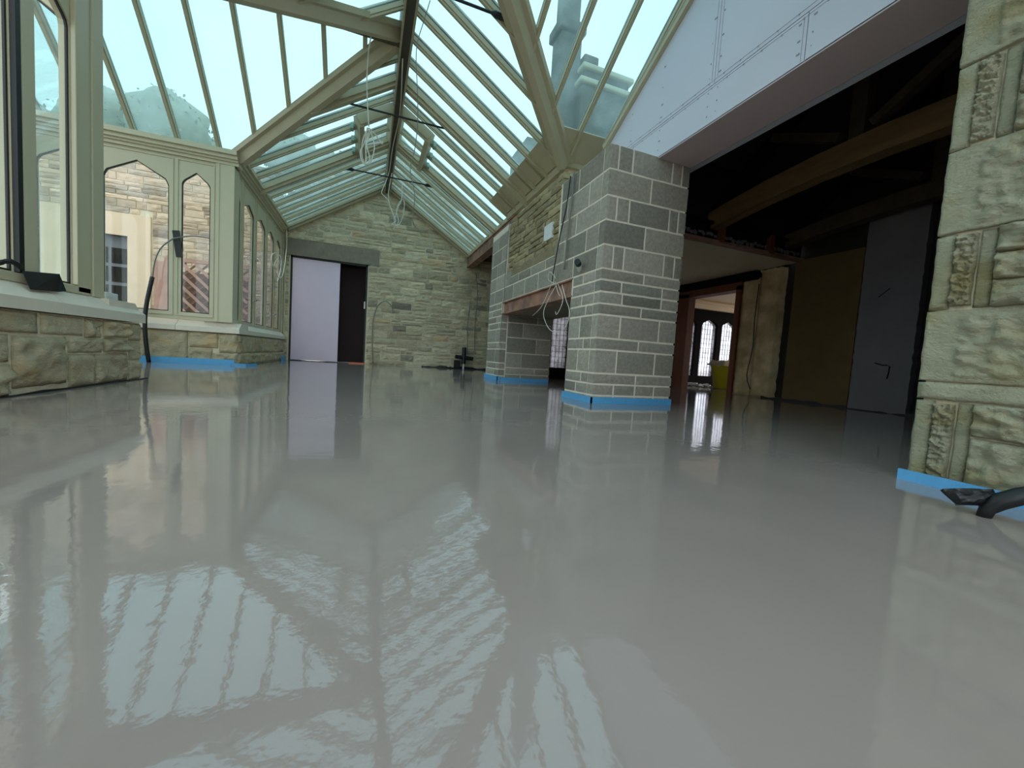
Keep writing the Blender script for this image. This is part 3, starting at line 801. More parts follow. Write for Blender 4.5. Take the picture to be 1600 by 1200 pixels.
# ------------------------------------------------------------------ dark room beyond the opening
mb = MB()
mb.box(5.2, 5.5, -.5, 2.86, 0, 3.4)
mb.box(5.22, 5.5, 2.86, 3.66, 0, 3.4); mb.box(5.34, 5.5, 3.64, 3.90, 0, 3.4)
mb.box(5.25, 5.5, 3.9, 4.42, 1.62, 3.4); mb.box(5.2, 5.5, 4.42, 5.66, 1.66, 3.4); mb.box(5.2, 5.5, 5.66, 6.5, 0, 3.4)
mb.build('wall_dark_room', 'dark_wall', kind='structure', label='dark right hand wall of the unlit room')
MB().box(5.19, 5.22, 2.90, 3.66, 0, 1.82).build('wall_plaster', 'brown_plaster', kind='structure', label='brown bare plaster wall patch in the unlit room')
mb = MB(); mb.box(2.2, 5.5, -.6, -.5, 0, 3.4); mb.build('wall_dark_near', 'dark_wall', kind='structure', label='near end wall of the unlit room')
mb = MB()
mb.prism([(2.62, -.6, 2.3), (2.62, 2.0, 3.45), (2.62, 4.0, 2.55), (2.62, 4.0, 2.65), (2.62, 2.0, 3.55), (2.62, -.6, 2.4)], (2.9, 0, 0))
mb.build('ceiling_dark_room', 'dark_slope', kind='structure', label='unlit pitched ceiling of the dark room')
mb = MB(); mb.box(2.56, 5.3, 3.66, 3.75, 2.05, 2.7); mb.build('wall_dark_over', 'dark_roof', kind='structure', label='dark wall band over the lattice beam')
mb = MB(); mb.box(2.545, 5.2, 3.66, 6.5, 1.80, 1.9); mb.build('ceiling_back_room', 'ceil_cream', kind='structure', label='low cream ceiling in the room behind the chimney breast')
# back wall with leaded window openings
frK = FR((0, 6.5, 0), (1, 0, 0), (0, -1, 0))
LW = [(3.0, 3.62), (6.10, 6.26), (6.36, 6.70), (6.80, 7.14), (7.24, 7.58)]
LW = [(3.02, 3.46), (3.60, 4.05), (4.25, 4.70), (6.02, 6.46), (6.60, 7.04), (7.15, 7.59)]  # second and third openings are unseen, added to brighten the low cream ceiling
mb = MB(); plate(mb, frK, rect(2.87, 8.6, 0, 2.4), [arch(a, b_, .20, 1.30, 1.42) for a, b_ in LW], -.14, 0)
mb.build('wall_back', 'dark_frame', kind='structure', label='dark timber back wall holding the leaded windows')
for k, (a, b_) in enumerate(LW):
    lw_ = empty('window_%d' % (6 + k), ((a + b_) / 2, 6.56, .2), ['leaded window seen through the hearth', 'unseen leaded window added for light behind the chimney breast, next to the hearth view', 'unseen leaded window added for light behind the chimney breast, farther along', 'leaded window at the edge of the timber doorway', 'tall leaded window in the middle of the timber doorway', 'leaded window over the yellow tub'][k], kind='structure')
    mb = MB(); plate(mb, frK, arch(a, b_, .20, 1.30, 1.42), [], -.07, -.066); mb.build('pane', 'lead_glass', lw_)
    mb = MB(); n = max(3, round((b_ - a) / .075))
    for i in range(1, n):
        u = a + (b_ - a) * i / n; plate(mb, frK, rect(u - .003, u + .003, .2, 1.36), [], -.064, -.056)
    z = .2
    while z < 1.36:
        plate(mb, frK, rect(a, b_, z - .003, z + .003), [], -.063, -.057); z += .1
    mb.build('lead_lattice', 'black', lw_)
# far room shell, unseen end side left open to let daylight in
mb = MB(); mb.box(5.36, 8.6, 3.0, 6.5, 1.78, 1.86); mb.build('ceiling_far_room', 'far_ceil', kind='structure', label='cream ceiling of the far room')
mb = MB(); mb.box(5.5, 8.6, 6.42, 6.5, 1.60, 1.78); mb.box(5.5, 8.6, 6.36, 6.5, 1.70, 1.74); mb.build('trim_6', 'far_ceil', kind='structure', label='cream cornice above the leaded windows')
mb = MB(); mb.box(5.95, 6.02, 4.4, 6.2, 1.765, 1.782); mb.build('trim_7', 'black', kind='structure', label='black slot in the far room ceiling')
mb = MB(); mb.box(8.5, 8.6, 3.0, 3.4, 0, 1.8); mb.box(5.5, 8.6, 3.0, 3.1, 0, 1.8); mb.build('wall_far_room', 'old_plaster', kind='structure', label='plaster walls of the far room')
# timber door frame in the side wall
df = empty('timber_doorway', (5.2, 5.0, 0), 'stained brown timber doorway frame leading to the far room', 'doorway')
MB().box(5.16, 5.30, 5.42, 5.66, 0, 1.62).build('door_post', 'door_timber', df)
MB().box(5.16, 5.34, 4.42, 4.50, 0, 1.62).build('door_post', 'door_timber', df)
MB().box(5.16, 5.36, 4.42, 5.66, 1.56, 1.67).build('door_head', 'door_timber', df)
MB().box(5.12, 5.36, 4.16, 5.8, 1.67, 1.795).build('lintel_beam', 'dark_frame', df, label='dark lintel beam with rounded end', bevel=.03)
pp = empty('plaster_pier', (5.25, 4.1, 0), 'tan plastered pier with a vertical crack beside the timber doorway', 'pier')
mb = MB(); frPP = FR((5.2, 0, 0), (0, 1, 0), (-1, 0, 0))
stone(mb, frPP, 4.16, 4.42, 0, 1.79, proud=.01, amp=.012, nu=6, nv=30, seed=4, back=-.2, edge=.01, fq=6, jag=.02); mb.build('plaster_face', 'old_plaster', pp, smooth=True)
mb = MB(); stone(mb, frPP, 3.86, 4.15, 0, 1.79, proud=.0, amp=.012, nu=6, nv=30, seed=9, back=-.2, edge=.01, fq=6, jag=.02); mb.build('plaster_face', 'old_plaster', pp, smooth=True)
mb = MB(); mb.tube([(5.19, 4.155, 1.6), (5.19, 4.17, 1.1), (5.185, 4.15, .7), (5.185, 4.2, .3), (5.18, 4.12, .1)], .007, 5, 3); mb.build('crack', 'black', pp)
sp = empty('plaster_slab', (5.1, 2.6, 0), 'upright dark grey slab of rough-edged plaster board in the unlit room', 'board')
mb = MB(); stone(mb, FR((5.08, 0, 0), (0, 1, 0), (-1, 0, 0)), 2.32, 2.83, .01, 2.1, proud=0, amp=.004, nu=8, nv=40, seed=2, back=-.1, edge=.004, jag=.012)
mb.build('slab_face', 'grey_slab', sp)
mb = MB(); mb.tube([(5.075, 2.62, .52), (5.075, 2.55, .50), (5.075, 2.49, .49), (5.075, 2.50, .36)], .006, 5, 2); mb.tube([(5.075, 2.66, 1.22), (5.075, 2.57, 1.30)], .004, 5, 1); mb.build('surface_crack', 'dark_frame', sp)

# roof truss of the dark room
def truss(x, z, label, s=1.0, mt='timber', mt2='timber_dark'):
    tr_ = empty('roof_truss', (x, 2.1, z), label, 'truss', 'roof trusses in the dark room')
    mb = MB(); P = []
    ys = [.3, .9, 1.5, 2.0, 2.5, 3.0, 3.4, 3.72]
    for i, y in enumerate(ys):
        t_ = (y - 2.0) / 1.7; P.append((y, z + .17 - .16 * t_ * t_))
    vs = []
    for y, zz in P: vs += [(x - .07, y, zz - .10 * s), (x + .07, y, zz - .10 * s), (x + .07, y, zz + .10 * s), (x - .07, y, zz + .10 * s)]
    fs = []
    for i in range(len(P) - 1):
        for k in range(4): fs.append((i * 4 + k, i * 4 + (k + 1) % 4, (i + 1) * 4 + (k + 1) % 4, (i + 1) * 4 + k))
    fs += [(3, 2, 1, 0), tuple(len(P) * 4 - 4 + k for k in range(4))]
    mb.add(vs, fs); mb.build('tie_beam', mt, tr_)
    MB().box(x - .05, x + .05, 2.16, 2.27, z + .24, 3.30).build('king_post', mt2, tr_)
    mb = MB(); mb.bar((x, 2.10, z + .32), (x, 1.35, z + .78), .07, .08, up=(1, 0, 0)); mb.build('strut', mt2, tr_)
    mb = MB(); mb.bar((x, 2.33, z + .32), (x, 2.95, z + .62), .07, .08, up=(1, 0, 0)); mb.build('strut', mt2, tr_)
    mb = MB(); mb.bar((x, 2.0, 3.42), (x, 3.75, z + .12), .08, .12); mb.build('principal_rafter', 'dark_frame', tr_)
    mb = MB(); mb.bar((x, 2.0, 3.42), (x, .3, 2.66), .08, .12); mb.build('principal_rafter', 'dark_frame', tr_)
truss(3.72, 2.03, 'nearer timber roof truss with curved brown tie beam and king post')
truss(4.95, 1.98, 'darker timber roof truss further back by the slab', .8, 'timber_dark')
# lattice beam
lbm = empty('lattice_beam', (3.9, 3.62, 1.80), 'rusty steel beam with white packed web at the edge of the cream ceiling', 'beam')
MB().box(2.55, 5.19, 3.56, 3.65, 1.80, 1.83).build('flange', 'steel_red', lbm)
MB().box(2.55, 5.19, 3.56, 3.65, 2.0, 2.03).build('flange', 'dark_frame', lbm)
MB().box(2.55, 5.19, 3.61, 3.63, 1.83, 2.0).build('web', 'dark_frame', lbm)
mb = MB()
for k in range(44):
    y = 2.6 + k * .058; mb.bar((y, 3.60, 1.90 + rnd.uniform(-.02, .02)), (y + .045, 3.60, 1.90 + rnd.uniform(-.02, .02)), .01, rnd.uniform(.02, .05))
mb.build('packing', 'grey_slab', lbm, kind='stuff')
for k, x in enumerate((2.95, 3.75, 4.55)): MB().box(x, x + .07, 3.545, 3.60, 1.81, 2.02).build('stiffener', 'door_timber', lbm)

# yellow tub with bags by the leaded windows
tb = empty('tub', (6.18, 5.45, 0), 'yellow plastic builders tub with pale bags on top near the leaded windows', 'tub')
def lathe(mb, c, prof, n=20):
    vs = []; fs = []
    for r_, z in prof: vs += [(c[0] + r_ * math.cos(k * 2 * math.pi / n), c[1] + r_ * math.sin(k * 2 * math.pi / n), c[2] + z) for k in range(n)]
    for i in range(len(prof) - 1): fs += [(i * n + k, i * n + (k + 1) % n, (i + 1) * n + (k + 1) % n, (i + 1) * n + k) for k in range(n)]
    mb.add(vs, fs)
mb = MB(); lathe(mb, (6.18, 5.45, 0), [(0, .01), (.17, .01), (.24, .40), (.26, .41), (.26, .43), (.22, .43), (.15, .05), (0, .05)]); mb.build('tub_body', 'yellow', tb, smooth=True)
mb = MB(); mb.tube([(5.94, 5.45, .42), (5.90, 5.41, .46), (5.94, 5.37, .42)], .015, 6, 3); mb.build('tub_handle', 'rubble_bag', tb)
mb = MB(); stone(mb, FR((6.18, 5.45, .45), (1, 0, 0), (0, 0, 1), (0, 1, 0)), -.26, .30, -.18, .18, proud=.06, amp=.04, nu=10, nv=8, seed=3, back=-.02, edge=.05, fq=4)
mb.build('cement_bag', 'rubble_bag', smooth=True, label='crumpled pale bag lying over the yellow tub', cat='bag')
mb = MB()
rnd = random.Random(2)
for k in range(26):
    x = rnd.uniform(5.9, 6.35); y = rnd.uniform(5.8, 6.3); a = rnd.uniform(0, 3); l = rnd.uniform(.05, .16)
    mb.bar((x, y, .03 + rnd.uniform(0, .04)), (x + l * math.cos(a), y + l * math.sin(a), .03 + rnd.uniform(0, .04)), .03, .02)
mb.build('debris', 'white_plastic', label='scattered offcuts on the floor under the leaded windows', cat='debris', kind='stuff')

# ------------------------------------------------------------------ blue edging strips
def strip(pts, label, h=.05, th=.012):
    mb = MB()
    for a, b_ in zip(pts, pts[1:]):
        d = (Vector(b_) - Vector(a)).normalized(); s = Vector((-d.y, d.x, 0)) * th
        a = Vector(a); b_ = Vector(b_); up = Vector((0, 0, h))
        mb.add([a, b_, b_ + s, a + s, a + up, b_ + up, b_ + s + up, a + s + up], [(0, 1, 2, 3), (4, 7, 6, 5), (0, 4, 5, 1), (1, 5, 6, 2), (2, 6, 7, 3), (3, 7, 4, 0)])
    return mb.build('edging_strip', 'blue', label=label, cat='edging strip', group='blue foam perimeter strips')
strip([(3.8 - 7.3, 6.05, 0), (-1.62, 6.05, 0)], 'blue foam strip along the low wall under the far bay windows', .075)
strip([(-1.66, 6.03, 0), (-1.50, 6.09, 0), (-1.42, 6.30, 0)], 'short blue foam strip end at the bay corner', .03)
strip([(-1.55, 8.7, 0), (-1.55, 9.06, 0)], 'short blue foam strip beside the rear doorway', .08)
strip([(BX - .02, 3.30, 0), (BX - .02, BY - .02, 0), (BX + BW, BY - .02, 0)], 'blue foam strip round the near block pier of the breast', .052)
strip([(BX - .02, 5.95, 0), (BX - .02, 5.285, 0), (BX + .02, 5.285, 0)], 'blue foam strip at the foot of the far block pier', .06)
strip([(BX + .03, 5.28, 0), (BX + .78, 5.28, 0)], 'blue foam strip inside the hearth', .045)
strip([(PXX - .04, .79, 0), (PXX - .04, -.4, 0)], 'blue foam strip at the foot of the stone pillar', .035)

# black membrane edges along the walls
def membrane(pts, label, h):
    mb = MB(); rn = random.Random(len(pts)); P = []
    for a, b_ in zip(pts, pts[1:]):
        for k in range(8): P.append(Vector(a).lerp(Vector(b_), k / 8))
    P.append(Vector(pts[-1])); vs = []; fs = []
    for i, p in enumerate(P):
        hh = h * rn.uniform(.3, 1.3); vs += [p, p + Vector((0, 0, hh)), p + Vector((.012, .012, hh)), p + Vector((.012, .012, 0))]
        if i: fs += [((i - 1) * 4 + k, (i - 1) * 4 + (k + 1) % 4, i * 4 + (k + 1) % 4, i * 4 + k) for k in range(4)]
    mb.add(vs, fs); mb.build('membrane', 'black', label=label, cat='membrane')
membrane([(1.15, YR - .06, 0), (1.7, YR - .08, 0), (2.1, YR - .05, 0), (3.0, YR - .06, 0)], 'crumpled black plastic membrane along the rear gable foot', .045)
membrane([(XL + .03, 1.2, 0), (XL + .035, 2.4, 0), (XL + .03, 3.74, 0)], 'thin black membrane edge at the foot of the near low wall', .010)
membrane([(-1.5, YR - .02, 0), (-.1, YR - .02, 0)], 'thin dark membrane edge across the rear doorway', .014)
membrane([(5.1, 2.2, 0), (5.12, 3.0, 0), (5.12, 3.9, 0)], 'dark membrane along the foot of the unlit wall', .03)

# ------------------------------------------------------------------ tie rods
def rod(y, x0, x1, z, label):
    e = empty('tie_rod', ((x0 + x1) / 2, y, z), label, 'tie rod', 'black roof tie rods')
    mb = MB(); mb.tube([(x0, y, z), (x1, y, z)], .012, 8, 1); mb.build('rod', 'blackrod', e)
    for s_, xx in ((1, x0), (-1, x1)):
        mb = MB(); mb.tube([(xx, y, z), (xx + s_ * .03, y, z), (xx + s_ * .16, y, z), (xx + s_ * .19, y, z)], [.012, .028, .028, .014], 8, 1); mb.build('turnbuckle', 'blackrod', e)
rod(5.56, -.52, 1.07, 3.35, 'black tie rod across the roof in front of the opening roof lights')
rod(7.50, -.52, 1.05, 3.35, 'black tie rod across the roof nearest the rear gable')
rod(3.56, -.40, 1.10, 3.33, 'black tie rod across the roof nearest the camera')

# ------------------------------------------------------------------ cables
def cable(paths, label, mt='cable_white', r=.008, name='cable', cat='cable'):
    e = None; mb = MB()
    for p in paths: mb.tube(p, r, 6, 4)
    return mb.build(name, mt, label=label, cat=cat, smooth=True)
sc8 = lambda L_, y, y0: [(x * y / y0, y + .03 * math.sin(i * 1.3), .33 + (z - .33) * y / y0) for i, (x, z) in enumerate(L_)]
c1 = [(.25, 4.9, 3.62), (.30, 6.0, 3.63), (.26, 7.0, 3.62), (.25, 7.9, 3.60), (.17, 8.0, 3.36), (.14, 8.02, 3.24), (.25, 8.0, 3.14), (.33, 8, 2.94), (.41, 8, 2.78), (.34, 8, 2.71), (.46, 8.03, 2.71), (.54, 8, 2.92), (.55, 8, 3.16), (.51, 8, 3.19), (.44, 8, 3.08), (.39, 8, 2.78)]
cable([c1, [(.30, 7.9, 3.6), (.26, 8.05, 3.2), (.36, 8.05, 2.9), (.40, 8.05, 2.72)], [(.5, 8.1, 3.5), (.5, 8.08, 3.2), (.42, 8.08, 3.0), (.46, 8.05, 2.78), (.36, 8.05, 2.62)]], 'tangled white cables hanging from the ridge before the rear gable')
cable([sc8([(-.1, 4.75), (-.14, 4.5), (-.15, 4.11), (-.13, 3.77), (-.1, 3.44)], 4.6, 6.2), sc8([(-.1, 3.44), (-.17, 3.29), (-.18, 3.07), (-.13, 2.92), (-.07, 3.01), (-.12, 3.21), (-.08, 3.4)], 4.6, 6.2),
       sc8([(-.12, 3.44), (-.15, 3.25), (-.2, 3.1), (-.17, 2.95), (-.12, 2.96), (-.13, 3.2), (-.09, 3.42), (-.02, 3.24), (-.03, 3.06), (-.07, 2.94)], 4.6, 6.2), sc8([(-.1, 3.44), (.02, 3.36), (.09, 3.27)], 4.6, 6.2)],
      'coiled white cable hanging from the valley beam left of the ridge', r=.006)
cable([sc8([(.62, 5.08), (.55, 4.81), (.48, 4.51), (.47, 4.21), (.5, 3.89), (.53, 3.48), (.51, 3.13), (.46, 2.82), (.53, 2.49), (.52, 2.15), (.57, 2.07)], 4.0, 5.8)], 'thin grey cable dangling right of the ridge', 'cable_grey', .004)
cable([[(-1.58, 9.0, 2.62), (-1.56, 8.94, 2.22), (-1.55, 8.64, 1.67), (-1.54, 8.21, 1.5), (-1.54, 7.8, 1.58), (-1.54, 7.6, 1.75), (-1.54, 7.96, 1.88), (-1.54, 8.38, 1.86), (-1.54, 8.25, 1.57), (-1.54, 8.01, 1.4), (-1.54, 7.79, 1.63), (-1.53, 8.1, 1.8), (-1.53, 8.4, 1.6)]],
      'coil of white cable hanging on the rear side windows', r=.008)
cable([[(1.72, 3.42, 2.06), (1.71, 3.44, 1.79), (1.71, 3.54, 1.53), (1.70, 3.6, 1.23), (1.70, 3.62, 1.11)]], 'black cable running down the blockwork to the hearth lintel', 'black', .006)
cable([[(1.72, 3.36, 2.06), (1.72, 3.36, 1.8), (1.72, 3.40, 1.5), (1.72, 3.42, 1.2)]], 'grey conduit strip on the blockwork by the stone pier', 'cable_grey', .009)
cable([[(1.70, 3.62, 1.11), (1.70, 3.72, 1.0), (1.70, 3.86, .88), (1.70, 4.07, .81)], [(1.70, 3.53, 1.06), (1.68, 3.65, .93), (1.66, 3.69, .79), (1.66, 3.52, .63), (1.66, 3.29, .60), (1.66, 3.16, .67), (1.66, 3.14, .78), (1.68, 3.25, .88), (1.70, 3.4, 1.05)],
       [(1.70, 3.5, 1.08), (1.68, 3.32, .9), (1.67, 3.40, .77), (1.68, 3.46, .80)], [(1.70, 3.55, 1.1), (1.69, 3.46, .99), (1.69, 3.40, .94)], [(1.70, 3.6, 1.1), (1.67, 3.66, 1.14), (1.66, 3.60, 1.2), (1.68, 3.5, 1.12)]],
      'bunch of loose white cable ends hanging at the hearth lintel', r=.003)
cable([[(1.73, 5.16, 2.14), (1.72, 5.17, 1.71), (1.725, 5.19, 1.36), (1.725, 5.2, 1.1), (1.72, 5.22, .84), (1.72, 5.24, .49)]], 'thin grey cable down the far side of the block breast', 'cable_grey', .004)
cable([[(.12, 9.06, .02), (.09, 9.06, .41), (.09, 9.06, .95), (.17, 9.06, 1.26), (.32, 9.06, 1.38), (.46, 9.06, 1.27), (.49, 9.06, 1.13)]], 'grey cable arching on the gable stone beside the doorway', 'cable_grey', .010)
cable([[(2.38, 9.05, .35), (2.33, 9.05, 1.0), (2.36, 9.05, 1.7), (2.30, 9.05, 2.2)], [(2.2, 9.05, .35), (2.16, 9.05, 1.0), (2.2, 9.05, 1.6)]], 'dark cables rising at the far end of the gable wall', 'cable_grey', .008)
# black cross shaped fitting with pipe at the rear wall
jx = empty('pipe_fitting', (2.1, 9.0, 0), 'black cross shaped pipe fitting standing at the rear gable foot', 'fitting')
mb = MB(); mb.tube([(2.1, 9.0, .12), (2.1, 9.0, .5)], .05, 10, 1); mb.build('riser', 'black', jx)
mb = MB(); mb.tube([(1.9, 9.0, .28), (2.32, 9.0, .25)], .045, 10, 1); mb.build('cross_arm', 'black', jx)
mb = MB(); mb.tube([(2.1, 8.99, -.0), (2.1, 8.99, .16)], .02, 8, 1); mb.build('pipe_stub', 'white_plastic', jx)
mb = MB(); mb.box(1.88, 2.02, 8.96, 9.04, .02, .2); mb.build('junction_box', 'black', jx)

# hose and tape at the bay
hz = empty('conduit', (-2.48, 5.95, 0), 'black corrugated conduit rising from the blue strip to the bay mullion', 'conduit')
mb = MB(); pth = [(-2.47, 5.97, .0), (-2.49, 5.95, .24), (-2.5, 5.95, .5), (-2.48, 5.95, .73), (-2.43, 5.95, 1.02)]; mb.tube(pth, .022, 8, 4); mb.build('conduit_sleeve', 'black', hz, smooth=True)
mb = MB(); mb.tube([(-2.43, 5.95, 1.0), (-2.41, 5.95, 1.19), (-2.36, 5.96, 1.36), (-2.27, 5.98, 1.48), (-2.21, 5.99, 1.52), (-2.05, 6.0, 1.57), (-1.89, 6.0, 1.57)], .008, 6, 4); mb.build('inner_cable', 'cable_grey', hz, smooth=True)
mb = MB(); mb.prism([(-2.275, 6.03, 1.61), (-2.205, 6.03, 1.62), (-2.165, 6.03, 1.31), (-2.235, 6.03, 1.30)], (0, .01, 0))
mb.build('tape_strip', 'black', label='black tape strip stuck over the bay mullion', cat='tape')
mb = MB(); mb.prism([(-1.622, 2.707, .607), (-1.622, 2.954, .635), (-1.600, 2.965, .545), (-1.612, 2.93, .535), (-1.600, 2.72, .520)], (.005, 0, 0))
mb.build('tape_strip', 'black', label='wide black tape folded over the near window sill', cat='tape')
MB().box(-1.78, -1.69, 3.52, 3.66, .55, .605).build('packing_block', 'white_plastic', label='small white block on the corner of the near sill', cat='block', bevel=.004)
# plastic spout in the block wall
ps = empty('pipe_spout', (BX - .03, 3.11, 1.15), 'white pipe stub with black cap poking from the blockwork', 'pipe')
mb = MB(); mb.tube([(BX + .01, 3.17, 1.15), (BX - .05, 3.10, 1.18)], .022, 10, 1); mb.build('pipe', 'white_plastic', ps)
mb = MB(); mb.tube([(BX - .05, 3.10, 1.18), (BX - .085, 3.06, 1.19)], .027, 10, 1); mb.build('cap', 'black', ps)

# taped pipes at lower right
tp = empty('taped_pipe', (1.5, .5, 0), 'black taped pipe end leaning out of the screed by the stone pillar', 'pipe')
mb = MB(); mb.tube([(1.50, .505, -.01), (1.505, .50, .02), (1.51, .485, .045), (1.525, .455, .07), (1.56, .41, .10), (1.60, .35, .13), (1.66, .2, .19)], [.013, .016, .021, .021, .019, .018, .017], 10, 1); mb.build('taped_sleeve', 'black', tp, smooth=True)
mb = MB(); stone(mb, FR((1.495, .515, .045), (.7, -.68, .2), (-.6, -.6, .5), (-.3, .35, .85)), -.055, .04, -.022, .026, proud=.008, amp=.008, nu=8, nv=6, seed=5, back=-.008, edge=.006, fq=30)
mb.build('tape_flap', 'black', tp)
mb = MB(); mb.tube([(1.57, .40, .125), (1.62, .32, .158), (1.68, .2, .20)], .010, 8, 1); mb.build('pipe_light', 'copper', tp, label='pale blue pipe')

# ------------------------------------------------------------------ outside
hs = empty('stone_house', (-4.2, YR, 0), 'stone house wing outside the bay windows with a grey glazed door', 'building')
frO = FR((0, YR, 0), (1, 0, 0), (0, -1, 0))
mb = MB(); plate(mb, frO, [(-9, -.1), (-4.95, -.1), (-4.95, 2.05), (-4.07, 2.05), (-4.07, -.1), (-1.63, -.1), (-1.63, 3.0), (-1.95, 3.2), (-1.95, 3.7), (-9, 3.7)], [], -.3, -.01); mb.build('wall_core', 'mortar', hs)
rnd = random.Random(21)
so = courses(-6.6, -1.68, .35, 3.7, .07, .14, .18, .5, rnd, .012, cut([(-5.3, -3.72, 0, 2.45)]))
so.sort(key=lambda r: -(r[1] - r[0]) * (r[3] - r[2]) * (2 if r[1] > -4.6 else .3))
for r in so[:290]:
    mb = MB(); stone(mb, frO, *r, proud=rnd.uniform(.005, .02), amp=.012, nu=3, nv=2, seed=rnd.random() * 99); mb.build('stone', 'rubble_out', hs)
mb = MB()
for r in so[290:]: stone(mb, frO, *r, proud=.01, amp=.01, nu=2, nv=2, seed=rnd.random() * 99)
if so[290:]: mb.build('small_stones', 'rubble_out', hs, kind='stuff')
mb = MB(); plate(mb, frO, [(-5.28, .3), (-4.95, .3), (-4.95, 2.05), (-4.07, 2.05), (-4.07, .3), (-3.74, .3), (-3.74, 2.44), (-5.28, 2.44)], [], -.2, .02); mb.build('door_surround', 'ashlar_out', hs)
dd = MB().box(-4.95, -4.07, YR + .1, YR + .15, 0, 2.05).build('house_door', 'slatdoor', hs)
mb = MB()
for i in range(3):
    for k in range(5): mb.box(-4.88 + i * .27, -4.66 + i * .27, YR + .09, YR + .1, .25 + k * .33, .52 + k * .33)
mb.build('door_glazing', 'dark_frame', dd)
# trellis fence in front of the house
tl = empty('trellis_fence', (-2.8, 8.2, 0), 'brown diagonal trellis fence outside the bay window', 'fence')
rnd = random.Random(4)
x0, x1, z0, z1 = -3.14, -2.0, .1, 1.58
MB().box(x0 - .05, x0, 8.18, 8.24, -.13, 1.62).build('fence_post', 'trellis', tl); MB().box(x1, x1 + .05, 8.18, 8.24, -.13, 1.62).build('fence_post', 'trellis', tl)
MB().box(x0, x1, 8.18, 8.23, 1.58, 1.64).build('top_rail', 'trellis', tl)
MB().box(x0 - .20, x0 - .05, 8.22, 8.25, -.1, 1.55).build('fence_board', 'trellis', tl)
for sgn in (1, -1):
    k = -16
    while k < 30:
        c = k * (.19 if sgn < 0 else .15)
        pts = []
        for x in (x0, x1):
            z = (x - x0) * sgn + c + (0 if sgn > 0 else 1.2)
            pts.append((x, z))
        (xa, za), (xb, zb) = pts
        def cl(xa, za, xb, zb):
            if max(za, zb) <= z0 or min(za, zb) >= z1: return None
            f = lambda z_: xa + (xb - xa) * (z_ - za) / (zb - za)
            P = sorted([(xa, za), (xb, zb)], key=lambda p: p[1])
            if P[0][1] < z0: P[0] = (f(z0), z0)
            if P[1][1] > z1: P[1] = (f(z1), z1)
            return P
        P = cl(xa, za, xb, zb)
        if P and abs(P[0][1] - P[1][1]) > .06:
            yy = 8.212 if sgn > 0 else 8.195
            mb = MB(); mb.bar((P[0][0], yy, P[0][1]), (P[1][0], yy, P[1][1]), .012, .045 if sgn < 0 else .03, up=(sgn, 0, -1) if 0 else (-sgn, 0, 1)); mb.build('slat', 'trellis' if sgn < 0 else 'screen', tl)
        k += 1
MB().box(x0, x1, 8.45, 8.48, -.1, 1.45).build('screen_panel', 'screen', label='brown boarded screen standing behind the trellis', cat='screen')

# gothic stone chimney tower outside, beyond the right slope
def sc(x, z, y=12.0): k = y / 9.0; return x * k, y, .33 + (z - .33) * k
tw = empty('stone_tower', (6.2, 12.5, 0), 'tall gothic stone chimney tower outside beyond the glass roof', 'tower')
def tbox(xa, xb, za, zb, y0=11.6, y1=13.4, nm='tower_stage', mt='tower'):
    a = sc(xa, za); b_ = sc(xb, zb); MB().box(a[0], b_[0], y0, y1, a[2], b_[2]).build(nm, mt, tw, bevel=.05)
MB().box(4.4, 7.6, 11.9, 13.4, -.1, 7.2).build('tower_stage', 'tower', tw)
tbox(4.50, 5.85, 5.5, 6.9); tbox(4.42, 5.95, 6.9, 7.02, 11.5, 13.5, 'string_course', 'dressed'); tbox(4.55, 5.8, 7.0, 7.22)
tbox(4.47, 5.9, 7.22, 7.34, 11.5, 13.5, 'string_course', 'dressed'); tbox(4.6, 5.0, 7.34, 7.7, 11.8, 12.6)
tbox(4.0, 4.55, 5.6, 8.1, 11.9, 12.6); tbox(3.92, 4.62, 8.1, 8.35, 11.8, 12.7, 'string_course', 'tower'); tbox(4.02, 4.5, 8.35, 9.9, 12.0, 12.5)
mb = MB(); a = sc(4.26, 11.4); q = sc(4.0, 9.9); r_ = sc(4.52, 9.9)
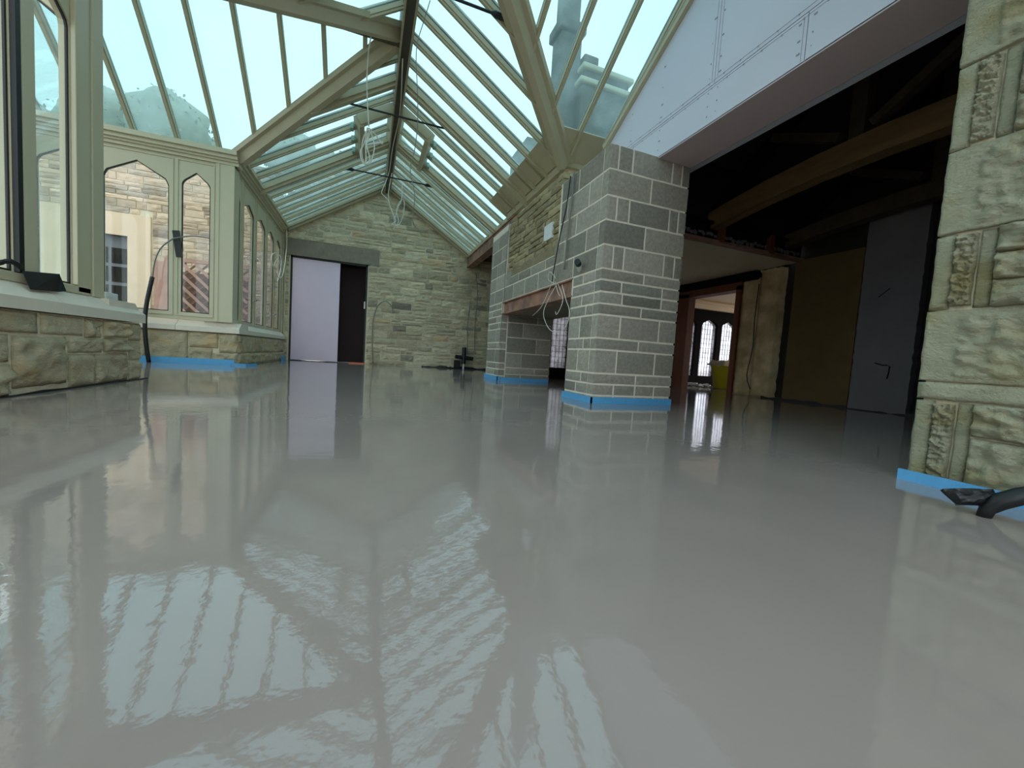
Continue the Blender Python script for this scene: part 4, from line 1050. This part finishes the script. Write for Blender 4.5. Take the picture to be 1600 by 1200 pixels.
mb.add([(q[0], 12.0, q[2]), (r_[0], 12.0, r_[2]), (r_[0], 12.5, r_[2]), (q[0], 12.5, q[2]), (a[0], 12.25, a[2])], [(0, 1, 4), (1, 2, 4), (2, 3, 4), (3, 0, 4), (3, 2, 1, 0)]); mb.build('pinnacle', 'tower', tw)

# trees beyond the house
def tree(x, y, h, r, label, seed):
    e = empty('tree', (x, y, -.14), label, 'tree', 'trees beyond the courtyard')
    mb = MB(); mb.tube([(x, y, -.14), (x + .1, y, h * .4), (x, y, h * .8)], [.22, .16, .05], 8, 1); mb.build('trunk', 'bark', e)
    rn = random.Random(seed); mb = MB()
    cl_ = [(rn.uniform(-.6, .6) * r, rn.uniform(-.6, .6) * r, h * rn.uniform(.5, .95), r * rn.uniform(.3, .5)) for _ in range(14)]
    for k in range(9000):
        cx, cy, cz, cr = rn.choice(cl_)
        d = Vector((rn.gauss(0, 1), rn.gauss(0, 1), rn.gauss(0, 1))).normalized() * cr * rn.uniform(.6, 1)
        p = Vector((x + cx, y + cy, cz)) + d; s_ = rn.uniform(.04, .08)
        a = Vector((rn.gauss(0, 1), rn.gauss(0, 1), rn.gauss(0, 1))).normalized(); b_ = a.orthogonal().normalized()
        mb.add([p - a * s_, p + b_ * s_ * .5, p + a * s_, p - b_ * s_ * .5], [(0, 1, 2, 3)])
    for cx, cy, cz, cr in cl_:
        n_ = 18; vs = []; fs = []
        for i in range(11):
            for k in range(n_):
                th = math.pi * i / 10; ph = 2 * math.pi * k / n_
                dv = Vector((math.sin(th) * math.cos(ph), math.sin(th) * math.sin(ph), math.cos(th)))
                vs.append(Vector((x + cx, y + cy, cz)) + dv * cr * (.86 + .22 * noise.noise(dv * 3 + Vector((cx, cy, cz)))))
        for i in range(10):
            fs += [(i * n_ + k, i * n_ + (k + 1) % n_, (i + 1) * n_ + (k + 1) % n_, (i + 1) * n_ + k) for k in range(n_)]
        mb.add(vs, fs)
    mb.build('foliage', 'leaf_hazed', e, smooth=True, kind='stuff')
tree(-13, 16, 7.6, 3.0, 'leafy green tree far beyond the stone house, leftmost', 1)
tree(-7.6, 17, 8.0, 2.8, 'smaller leafy tree behind the stone house door', 2)
tree(-2.2, 18, 7.8, 2.4, 'leafy tree just behind the stone house and trellis', 3)
